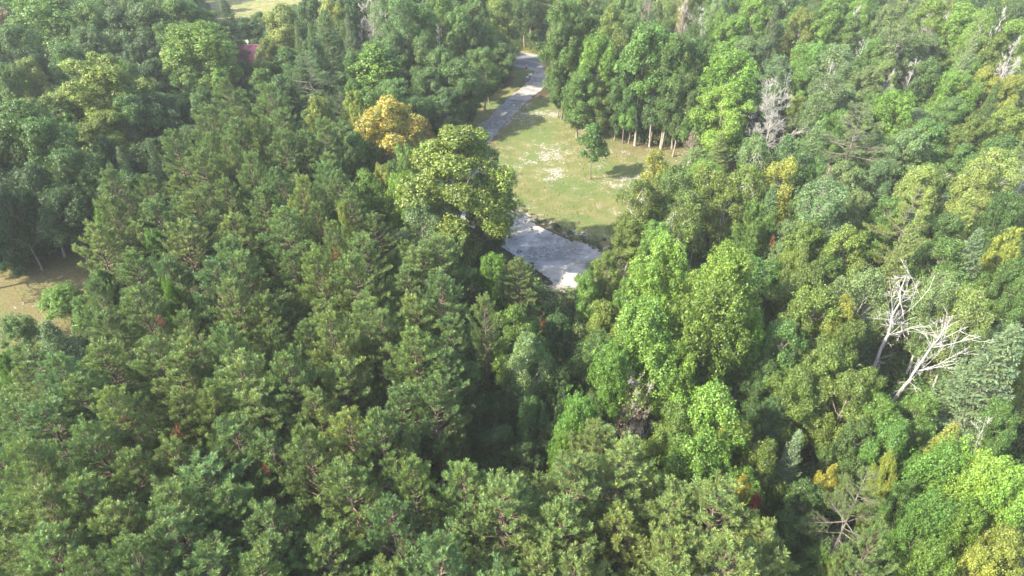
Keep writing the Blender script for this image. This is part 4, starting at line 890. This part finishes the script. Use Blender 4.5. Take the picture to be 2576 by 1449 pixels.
WEEDS = [(1395, 572, 1.5, .8), (1432, 588, 1.3, .6), (1305, 536, .9, .3), (1350, 556, .9, .3), (1462, 598, 1.1, .25), (1420, 596, .7, .2), (1495, 612, 1.2, .3), (1503, 622, 1.5, .4), (1545, 632, 1.6, .6), (1318, 520, .8, .3), (1470, 606, .8, .2), (1394, 742, 1.8, .7), (1336, 548, .6, .2), (1262, 652, 1.2, .6), (1518, 604, .9, .4)]
for x, y, w, h in WEEDS:
    p, k = at(x, y, 0); f = FORM['shrub'][RNG.randint(3)]
    o = link('weed_clump', f['crown'], None, (p[0], p[1], 0)); o.scale = (w / 3.4, w / 3.4, h / 3.2); o.rotation_euler[2] = RNG.uniform(0, 6.28); o.color = (.05, .072, .03, 1)
    tag(o, None, 'weed', 'low weeds growing on the gravel pad'); TREES.append(dict(o=o, kind='shrub', p=np.array([p[0], p[1], 0.]), h=h, w=w, colour='dark', label=None, noun='weed clump', mark=None))

# undergrowth: low leafy mass on the forest floor, nobody could count it
def undergrowth():
    r = np.random.RandomState(55); pts = []; sc = []
    N_ = 34000; y = r.uniform(12, 214, N_); x = r.uniform(-1, 1, N_) * (30 + y * .66)
    px, py, z = proj(np.stack([x, y, np.zeros(N_)], 1)); ok = (px > -60) & (px < 2640) & (py < 1650) & (py > -20) & (np.abs(road_d(x, y)) > 6)
    for o in OPENW: ok &= sdist(x, y, o) < -1.2
    pine = inpoly(x, y, PW); ok &= ~pine | (r.rand(N_) < .35)
    x, y, pine = x[ok], y[ok], pine[ok]; s = r.uniform(.35, 1.15, len(x)) * np.where(pine, .6, 1.)
    z = gz(x, y) - .1
    me = mesh_np('undergrowth', np.stack([x, y, z], 1), np.zeros((0, 4), int), attrs={'s': s}) if False else bpy.data.meshes.new('undergrowth')
    me.vertices.add(len(x)); me.vertices.foreach_set('co', np.stack([x, y, z], 1).astype(np.float32).ravel())
    a = me.attributes.new('s', 'FLOAT', 'POINT'); a.data.foreach_set('value', s.astype(np.float32))
    o = tag(link('undergrowth', me), 'low leafy undergrowth covering the forest floor', kind='stuff')
    coll = bpy.data.collections.new('undergrowth_forms')
    mats_ = [leaf_material('undergrowth_leaf_dark', .3, .3, .6, (.055, .10, .032)), leaf_material('undergrowth_leaf', .3, .3, .6, (.075, .135, .034)), leaf_material('undergrowth_leaf_olive', .3, .3, .6, (.095, .12, .04))]
    for i in range(3):
        V, F, t = bush(500 + i, 2.2, 2.8, 420, .26); b = bpy.data.objects.new('undergrowth_form', mesh_np('undergrowth_form', V, F, [mats_[i]], tint=t)); coll.objects.link(b)
    ng = bpy.data.node_groups.new('scatter', 'GeometryNodeTree'); ng.interface.new_socket('Geometry', in_out='INPUT', socket_type='NodeSocketGeometry'); ng.interface.new_socket('Geometry', in_out='OUTPUT', socket_type='NodeSocketGeometry')
    N, L = ng.nodes, ng.links; gi = N.new('NodeGroupInput'); go = N.new('NodeGroupOutput')
    ci = N.new('GeometryNodeCollectionInfo'); ci.inputs['Collection'].default_value = coll; ci.inputs['Separate Children'].default_value = True; ci.inputs['Reset Children'].default_value = True
    io = N.new('GeometryNodeInstanceOnPoints'); io.inputs['Pick Instance'].default_value = True
    m2p = N.new('GeometryNodeMeshToPoints'); L.new(gi.outputs[0], m2p.inputs[0]); L.new(m2p.outputs[0], io.inputs['Points']); L.new(ci.outputs[0], io.inputs['Instance'])
    rv = N.new('FunctionNodeRandomValue'); rv.data_type = 'FLOAT_VECTOR'; rv.inputs[0].default_value = (0, 0, 0); rv.inputs[1].default_value = (.2, .2, 6.28); L.new(rv.outputs[0], io.inputs['Rotation'])
    na = N.new('GeometryNodeInputNamedAttribute'); na.data_type = 'FLOAT'; na.inputs['Name'].default_value = 's'; L.new(na.outputs[0], io.inputs['Scale'])
    L.new(io.outputs[0], go.inputs[0]); md = o.modifiers.new('scatter', 'NODES'); md.node_group = ng
undergrowth()

# tall grass: blades standing on the mown clearings and along the road, nobody could count them
def grass():
    r = np.random.RandomState(66); N_ = 160000
    x = r.uniform(-60, 55, N_); y = r.uniform(45, 175, N_)
    dl = sdist(x, y, LAWN); ds = sdist(x, y, SIDE); rd_ = np.abs(road_d(x, y)); dp = sdist(x, y, PAD); dd = sdist(x, y, DRIVE)
    patch = fbm(x, y, 4, 21)
    tall = (rd_ > 5) & (rd_ < 11) & (road_d(x, y) > 0)
    ok = (((dl > -.5) & (patch > .47)) | ((ds > 0) & (patch > .5)) | tall) & (dp < 0) & (dd < -.1)
    ok &= r.rand(N_) < np.where(tall, 1, .8)
    for px_, py_ in ((1385, 385), (1392, 432), (1570, 462), (1360, 287), (1330, 408)):
        g = at(px_, py_)[0]; ok &= np.hypot(x - g[0], y - g[1]) > 2.2
    x, y, tall, patch = x[ok], y[ok], tall[ok], patch[ok]; n = len(x); z = gz(x, y)
    h = np.where(tall, r.uniform(.5, 1.1, n), r.uniform(.06, .22, n) * (.6 + patch)); w = np.where(tall, .10, .09)
    xe = r.uniform(-18, 20, 260000); ye = r.uniform(60, 100, 260000); de = sdist(xe, ye, PAD); k = (de > -.6) & (de < 3.2)
    xe, ye, de = xe[k], ye[k], de[k]; q = fbm(xe, ye, .9, 33); k = q > .52 + .07 * np.clip(de, 0, 9) + np.where(ye < 76, .04, 0); xe, ye = xe[k], ye[k]; m_ = len(xe)
    x = np.concatenate([x, xe]); y = np.concatenate([y, ye]); z = np.concatenate([z, np.full(m_, .01)]); tall = np.concatenate([tall, np.zeros(m_, bool)]); patch = np.concatenate([patch, np.full(m_, .55)])
    h = np.concatenate([h, r.uniform(.05, .2, m_)]); w = np.concatenate([w, np.full(m_, .10)]); n = len(x)
    an = r.uniform(0, 6.28, n); d = np.stack([np.cos(an), np.sin(an), 0 * an], 1) * (w / 2)[:, None]; b = np.stack([x, y, z], 1)
    ln = np.stack([r.normal(0, .25, n) * h, r.normal(0, .25, n) * h, h], 1)
    V = np.stack([b - d, b + d, b + ln], 1).reshape(-1, 3)
    t = np.where(tall[:, None], np.array([[2.2, 1.6, 1.4]]), np.array([[1.25, 1.15, 1.]])) * r.uniform(.7, 1.3, n)[:, None]
    t = np.where(((patch > .6) & ~tall)[:, None], t * np.array([[.7, 1.0, .8]]), t)
    t[n - m_:] *= [[.62, .62, .8]]
    m = leaf_material('grass_blade', .3, .2, .7, (.085, .11, .033))
    tag(link('grass', mesh_np('grass', V, np.arange(n * 3).reshape(-1, 3), [m], tint=np.repeat(t, 3, 0))), 'short tufted grass on the clearings and tall dry grass past the road', kind='stuff')
grass()

# ------------------------------------------------------------------ the house with the red roof
def box(bm, c, s, rot=0):
    r = bmesh.ops.create_cube(bm, size=1.0); M_ = Matrix.Translation(c) @ Matrix.Rotation(rot, 4, 'Z') @ Matrix.Diagonal((*s, 1)); bmesh.ops.transform(bm, matrix=M_, verts=r['verts']); return r['verts']
def bm_obj(name, bm, m, parent=None, bevel=0.):
    if bevel: bmesh.ops.bevel(bm, geom=bm.edges[:], offset=bevel, segments=1, affect='EDGES')
    me = bpy.data.meshes.new(name); bm.to_mesh(me); bm.free(); me.materials.append(m); return link(name, me, parent)
def house():
    ridge, _ = at(602, 107, 5.6); red = plain('red_roof_metal', (.62, .13, .13), .45, .12, 1.2, spec=.5); redtrim = plain('red_roof_trim', (.60, .30, .29), .5, .1, 2)
    wall = plain('cream_siding', (.55, .50, .42), .8, .1, 2)
    g = link('house', None, loc=(ridge[0] + 1.5, ridge[1], 0)); g.rotation_euler[2] = rad(4)
    bm = bmesh.new(); box(bm, (0, -2, 1.45), (12.4, 8.2, 2.9)); bm_obj('wall', bm, wall, g)
    # hipped roof: ridge, eaves
    e = [(-6.8, -6.7, 2.9), (6.8, -6.7, 2.9), (6.8, 2.6, 2.9), (-6.8, 2.6, 2.9)]; rg = [(-3.4, -2.05, 5.6), (3.4, -2.05, 5.6)]
    def panel(nm, pts, m=red):
        bm = bmesh.new(); v = [bm.verts.new(p) for p in pts]; f = bm.faces.new(v); r = bmesh.ops.extrude_face_region(bm, geom=[f]); bmesh.ops.translate(bm, vec=(0, 0, -.08), verts=[x for x in r['geom'] if isinstance(x, bmesh.types.BMVert)])
        bmesh.ops.recalc_face_normals(bm, faces=bm.faces[:]); return bm_obj(nm, bm, m, g)
    roof = [panel('roof', [e[0], e[1], rg[1], rg[0]]), panel('roof', [e[1], e[2], rg[1]]), panel('roof', [e[2], e[3], rg[0], rg[1]]), panel('roof', [e[3], e[0], rg[0]])]
    for a, b in ((rg[0], rg[1]), (e[0], rg[0]), (e[1], rg[1]), (e[2], rg[1]), (e[3], rg[0])):
        tb = Tubes(); tb.add([np.array(a) + [0, 0, .06], np.array(b) + [0, 0, .06]], [.12, .12], 6); link('ridge_cap', tb.mesh('ridge_cap', redtrim), g)
    for k in range(17):     # standing seams on the camera side slope
        x = -6.4 + k * .8; lim = 1 if abs(x) < 3.4 else (6.8 - abs(x)) / 3.4; tb = Tubes()
        a = np.array([x, -6.7, 2.93]); b = a + (np.array([x, -2.05, 5.63]) - a) * lim; tb.add([a, b], [.03, .03], 4); link('roof_seam', tb.mesh('roof_seam', red), g)
    glass = plain('window_glass', (.05, .06, .07), .15, .1, 2); fr = plain('white_frame', (.75, .75, .73), .5, .05, 2)
    for x in (-4, 0, 4):
        bm = bmesh.new(); box(bm, (x, -6.13, 1.6), (1.3, .06, 1.1)); w = bm_obj('window', bm, fr, g); bm = bmesh.new(); box(bm, (x, -6.17, 1.6), (1.1, .04, .9)); bm_obj('pane', bm, glass, w)
    tag(g, 'low house with a red metal hipped roof behind the bright round maple', 'house')
house()
def dish(x, y, h, label):
    white = plain('white_metal', (.8, .8, .8), .4, .05, 3); g = link('satellite_dish', None); p, _ = at(x, y, h); g.location = (p[0], p[1], 0)
    tb = Tubes(); tb.add([(0, 0, 0), (0, 0, h)], [.05, .05], 6); link('pole', tb.mesh('pole', white), g)
    V = []; F = []; n = 14; rs = (0, .12, .22, .32)
    for r in rs:
        for k in range(n): a = k / n * 6.283; V.append((r * math.cos(a), r * r * .5 - .1, h + r * math.sin(a)))
    for i in range(3):
        for k in range(n): F.append((i * n + k, i * n + (k + 1) % n, (i + 1) * n + (k + 1) % n, (i + 1) * n + k))
    V = np.array(V); back = V + [0, .04, 0]; F = np.array(F)
    link('reflector', mesh_np('reflector', np.concatenate([V, back]), np.concatenate([F, F[:, ::-1] + len(V)]), [white], smooth=True), g); g.rotation_euler[2] = rad(-20)
    tb = Tubes(); tb.add([(0, 0, h - .4), (0, -.6, h)], [.02, .02], 4); link('feed_arm', tb.mesh('feed_arm', white), g)
    tag(g, label, 'satellite dish')
dish(622, 104, 5.2, 'white dish on a pole right beside the red roof'); dish(621, 89, 4.8, 'white dish on a pole farther back than the roof side one')

# ------------------------------------------------------------------ road side things
def wires():
    grey = plain('wire_metal', (.22, .22, .22), .5, .1, 3); wood = plain('pole_wood', (.26, .24, .21), .8, .25, 2)
    G1 = at(1470, 38, 10)[0]; A0 = at(1305, 25, 6.5)[0]; B1 = at(1815, 130, 9.6)[0]
    dA = unit((A0 - G1)[:2]); dB = unit((B1 - G1)[:2]); G0 = G1[:2] + dA * 52; G2 = G1[:2] + dB * 56; U = at(1789, 108, 0)[0]
    def pole(q, h, lab):
        g = link('utility_pole', None, loc=(q[0], q[1], 0)); g.rotation_euler[2] = math.atan2(dB[1], dB[0])
        tb = Tubes(); tb.add([(0, 0, -.5), (0, 0, 5), (0, 0, h)], [.17, .15, .11], 8); link('pole', tb.mesh('pole', wood), g)
        bm = bmesh.new(); box(bm, (0, 0, h - .5), (.1, 1.2, .12)); bm_obj('crossarm', bm, wood, g)
        tb = Tubes(); tb.add([(0, 0, h), (0, 0, h + .14), (0, 0, h + .2)], [.05, .06, .03], 6); link('insulator', tb.mesh('insulator', grey), g)
        tag(g, lab, 'utility pole', 'utility poles along the road')
    pole(G0, 10, 'wooden utility pole past the road behind the left trees'); pole(G1[:2], 10, 'wooden utility pole behind the tall trees right of the driveway'); pole(G2, 10, 'wooden utility pole at the right end of the overhead wire')
    pole(U[:2], 10.5, 'tall pale utility pole rising between the back spruces')
    def wire(a, b, ha, hb, sag, lab):
        P_ = [(*(a + (b - a) * t), ha + (hb - ha) * t - sag * 4 * t * (1 - t)) for t in np.linspace(0, 1, 26)]
        tb = Tubes(); tb.add(P_, .026, 4); tag(link('power_line', tb.mesh('power_line', grey)), lab, 'power line', 'overhead wires along the road')
    wire(G0, G1[:2], 6.8, 6.5, .4, 'thin low cable slanting over the road beyond the driveway mouth'); wire(G0, G1[:2], 10.1, 10.1, .5, 'thin high wire running left over the road from the hidden pole')
    wire(G1[:2], G2, 10.1, 10.1, .7, 'long thin wire crossing in front of the back wood right of the tall trees')
wires()
def boulder(x, y, s, lab, seed):
    r = np.random.RandomState(seed); bm = bmesh.new(); bmesh.ops.create_icosphere(bm, subdivisions=2, radius=s)
    for v in bm.verts: v.co *= 1 + r.normal(0, .09); v.co.z *= .65
    p, _ = at(x, y, 0); o = bm_obj('boulder', bm, plain('pale_limestone', (.48, .45, .40), .9, .25, 3)); o.location = (p[0], p[1], s * .35); tag(o, lab, 'boulder')
boulder(1335, 190, .5, 'pale boulder at the left corner of the driveway mouth', 3)
boulder(1326, 196, .35, 'smaller pale boulder just left of the driveway boulder', 4)
def log(x0, y0, x1, y1, lab):
    a, _ = at(x0, y0, .2); b, _ = at(x1, y1, .2); tb = Tubes(); tb.add(curve_pts(a, b, 5, (0, 0, .1), .1, np.random.RandomState(1)), np.linspace(.18, .1, 5), 6); o = link('fallen_log', tb.mesh('fallen_log', M_DEAD)); o.color = (.60, .52, .42, 1); tag(o, lab, 'log')
log(755, 4, 785, 14, 'pale fallen log lying on the far field'); log(795, 14, 812, 20, 'shorter pale log right of the long one on the far field')

def person():
    p, _ = at(1324, 180, 0); g = link('person', None, loc=(p[0], p[1], .03)); g.rotation_euler[2] = rad(200)
    skin = plain('skin', (.42, .27, .20), .6, .06, 4); shirt = plain('mauve_shirt', (.34, .20, .27), .85, .12, 6); short = plain('dark_shorts', (.020, .022, .035), .85, .2, 6); hair = plain('dark_hair', (.02, .016, .014), .7, .2, 9); shoe = plain('dark_shoe', (.06, .06, .065), .7, .2, 6)
    def skinned(name, pts, edges, radii, m, parent=g, root=0):
        me = bpy.data.meshes.new(name); me.from_pydata(pts, edges, []); me.materials.append(m); o = link(name, me, parent)
        sk = o.modifiers.new('skin', 'SKIN'); sk.use_smooth_shade = True
        lay = me.skin_vertices[0] if me.skin_vertices else None
        if lay is None:
            bm = bmesh.new(); bm.from_mesh(me); bm.verts.layers.skin.verify(); bm.to_mesh(me); bm.free(); lay = me.skin_vertices[0]
        for i, r in enumerate(radii):
            lay.data[i].radius = r if isinstance(r, tuple) else (r, r); lay.data[i].use_root = (i == root)
        sb = o.modifiers.new('sub', 'SUBSURF'); sb.levels = sb.render_levels = 2
        return o
    pts = [(0, 0, .95), (0, 0, 1.12), (0, .01, 1.32), (0, .01, 1.44), (0, .02, 1.54), (0, .035, 1.62), (0, .03, 1.74),
           (-.10, 0, .90), (-.12, .02, .50), (-.13, -.02, .09), (-.13, .13, .04), (.10, 0, .90), (.13, .05, .50), (.14, .02, .09), (.15, .17, .04),
           (-.17, 0, 1.42), (-.24, -.02, 1.15), (-.22, .12, .92), (-.21, .17, .84), (.17, 0, 1.42), (.25, -.02, 1.15), (.17, .16, 1.05), (.10, .22, 1.03)]
    ed = [(0, 1), (1, 2), (2, 3), (3, 4), (4, 5), (5, 6), (0, 7), (7, 8), (8, 9), (9, 10), (0, 11), (11, 12), (12, 13), (13, 14), (3, 15), (15, 16), (16, 17), (17, 18), (3, 19), (19, 20), (20, 21), (21, 22)]
    R_ = [(.15, .11), (.14, .10), (.17, .11), (.12, .09), .055, .085, .08, .095, .062, .042, .035, .095, .062, .042, .035, .06, .043, .032, .03, .06, .043, .032, .03]
    body = skinned('body', pts, ed, R_, skin)
    skinned('shirt', [pts[0], pts[1], pts[2], pts[3], pts[15], (-.22, -.01, 1.24), pts[19], (.22, -.01, 1.24)], [(0, 1), (1, 2), (2, 3), (3, 4), (4, 5), (3, 6), (6, 7)], [(.17, .13), (.165, .125), (.19, .13), (.13, .10), .075, .07, .075, .07], shirt)
    skinned('shorts', [(0, 0, 1.0), (-.10, 0, .88), (-.12, .015, .52), (.10, 0, .88), (.13, .04, .52)], [(0, 1), (1, 2), (0, 3), (3, 4)], [(.17, .13), .12, .10, .12, .10], short)
    bm = bmesh.new(); bmesh.ops.create_uvsphere(bm, u_segments=14, v_segments=10, radius=.112)
    bmesh.ops.delete(bm, geom=[v for v in bm.verts if v.co.z < -.03 and v.co.y > -.02], context='VERTS'); o = bm_obj('hair', bm, hair, g); o.location = (0, .01, 1.70)
    for s in (-.035, .035):
        bm = bmesh.new(); bmesh.ops.create_uvsphere(bm, u_segments=8, v_segments=6, radius=.014); o = bm_obj('eye', bm, hair, g); o.location = (s, .115, 1.68)
    bm = bmesh.new(); bmesh.ops.create_cone(bm, segments=6, radius1=.02, radius2=.008, depth=.04, cap_ends=True); o = bm_obj('nose', bm, skin, g); o.location = (0, .125, 1.655)
    for s in (-.1, .1):
        bm = bmesh.new(); bmesh.ops.create_uvsphere(bm, u_segments=8, v_segments=6, radius=.025); o = bm_obj('ear', bm, skin, g); o.location = (s, .02, 1.67); o.scale = (.5, 1, 1.3)
    for k, (wx, wy, wz) in enumerate(((-.21, .17, .84), (.10, .22, 1.03))):
        for f in range(5):
            dx = (f - 2) * .018; ln = (.05, .075, .082, .076, .06)[f]; P_ = [(wx + dx * .6, wy, wz), (wx + dx, wy + .03, wz - ln * .5), (wx + dx, wy + .045, wz - ln)]
            tb = Tubes(); tb.add(P_, [.010, .009, .007], 5); link('finger', tb.mesh('finger', skin), g)
    for x, y in ((-.13, .06), (.145, .10)):
        bm = bmesh.new(); v = box(bm, (x, y, .045), (.10, .28, .09)); bm_obj('shoe', bm, shoe, g, .02)
    tag(g, 'person in a mauve shirt and dark shorts standing at the road edge', 'person')
person()

# dead brown needle clusters hanging in some pines
def brown_bits():
    r = np.random.RandomState(12); tm = [tuft_template(r, 40, .45, .16, .03)]; m = leaf_material('dead_needles', .15, .1, .8, (.15, .062, .036))
    for (x, y) in ((848, 635), (665, 1175), (1358, 800), (2255, 610), (1905, 615), (442, 1094), (402, 803), (1325 + 30, 805), (700, 900), (337, 1060), (1265, 655), (600, 465)):
        best = None
        for t in TREES:
            if t['kind'] not in ('pine', 'whitepine', 'sparsepine', 'ash', 'poplar'): continue
            px, py, z = proj(t['p'] + [0, 0, t['h'] * .85]); d = math.hypot(px - x, py - y)
            if best is None or d < best[0]: best = (d, t)
        t = best[1]; h = t['h'] * .84; p, _ = at(x, y, h); d = p - t['p']; d[2] = 0
        L_ = np.linalg.norm(d); d = d / (L_ + 1e-6) * min(L_, t['w'] * .42)
        n = 12; P = r.normal(0, .16, (n, 3)) * [1, 1, 2.0]; D = unit(r.normal(0, .35, (n, 3)) + [0, 0, -1])
        V, F, c = place_tufts(tm, P, D, np.full(n, .9), np.ones((n, 3)), r); o = link('dead_twig_cluster', mesh_np('dead_twig_cluster', V, F, [m], tint=c), t['o'])
        o.matrix_parent_inverse = (Matrix.Translation(t['o'].location) @ t['o'].rotation_euler.to_matrix().to_4x4() @ Matrix.Diagonal((*t['o'].scale, 1))).inverted()
        o.location = (t['p'] + d + [0, 0, h]); o['label'] = 'rust brown dead needle cluster'
brown_bits()

# ------------------------------------------------------------------ labels that single each tree out
def write_labels():
    P_ = np.array([t['p'] + [0, 0, t['h']] for t in TREES]); X, Y, Z = proj(P_)
    marks = [(i, t['mark']) for i, t in enumerate(TREES) if t['mark']]
    marks += [(None, m, x, y) for m, x, y in (('the red roof', 600, 118), ('the gravel pad', 1400, 640), ('the left lawn', 100, 720), ('the person', 1324, 168), ('the driveway bend', 1215, 330), ('the sandy patch on the lawn', 1385, 400))]
    MK = [(m[1], X[m[0]] if m[0] is not None else m[2], Y[m[0]] if m[0] is not None else m[3]) for m in marks]
    buckets = {}
    for i, t in enumerate(TREES):
        if t['label']: continue
        d = sorted((math.hypot(X[i] - mx, (Y[i] - my) * 1.2), k) for k, (m, mx, my) in enumerate(MK))
        dist, k = d[0]; m, mx, my = MK[k]; dx, dy = X[i] - mx, Y[i] - my
        if abs(dx) > 2.2 * abs(dy): rel = 'right of' if dx > 0 else 'left of'
        elif abs(dy) > 2.2 * abs(dx): rel = 'in front of' if dy > 0 else 'behind'
        else: rel = ('front right of' if dx > 0 else 'front left of') if dy > 0 else ('back right of' if dx > 0 else 'back left of')
        sz = 'small' if t['h'] < KIND[t['kind']][4] * .80 else ('large' if t['w'] > 7.5 or (t['noun'] == 'pine' and t['w'] > 5.0) else '')
        cw = CWORD[t['colour']]
        if t['kind'] in ('dead', 'fan') and not t['label']: cw = 'pale'
        key = (f"{sz} {cw} {t['noun']}".strip(), rel, m); buckets.setdefault(key, []).append((dist, i))
    ORD = ['nearest', 'second nearest', 'third nearest', 'fourth nearest', 'fifth nearest', 'sixth nearest', 'seventh nearest', 'eighth nearest', 'ninth nearest', 'tenth nearest'] + [w + ' nearest' for w in 'eleventh twelfth thirteenth fourteenth fifteenth sixteenth seventeenth eighteenth nineteenth twentieth'.split()]
    for (look, rel, m), L_ in buckets.items():
        L_.sort()
        for n, (dist, i) in enumerate(L_):
            lab = f"{look} {rel} {m}" if len(L_) == 1 else f"{ORD[n]} {look} {rel} {m}" if n < len(ORD) else f"far {look} {rel} {m}"
            if len(lab.split()) > 16: lab = lab.replace('eleventh', '11th').replace(' and yellow', '').replace('tall bare trunked', 'tall').replace(' the ', ' ', 1)
            TREES[i]['o']['label'] = lab; TREES[i]['label'] = lab
write_labels()
from collections import Counter
print(Counter(KIND[t['kind']][0] for t in TREES))

def haze():
    bm = bmesh.new(); box(bm, (0, 600, 20), (1840, 1840, 62)); m = bpy.data.materials.new('haze'); m.use_nodes = True; N = m.node_tree.nodes; N.clear()
    v = N.new('ShaderNodeVolumePrincipled'); v.inputs['Color'].default_value = (.93, .96, 1.0, 1); v.inputs['Density'].default_value = .00020; v.inputs['Anisotropy'].default_value = 0
    o = N.new('ShaderNodeOutputMaterial'); m.node_tree.links.new(v.outputs[0], o.inputs['Volume'])
    tag(bm_obj('haze', bm, m), 'thin pale summer haze hanging over the wood', kind='stuff')
haze()
for _k, _f in FORM.items(): print(_k, [(len(f['crown'].loops) - 2 * len(f['crown'].polygons) if 'crown' in f else 0, len(f['trunk'].loops) - 2 * len(f['trunk'].polygons)) for f in _f])
print('TRIS', sum(len(m.loops) - 2 * len(m.polygons) for m in bpy.data.meshes))
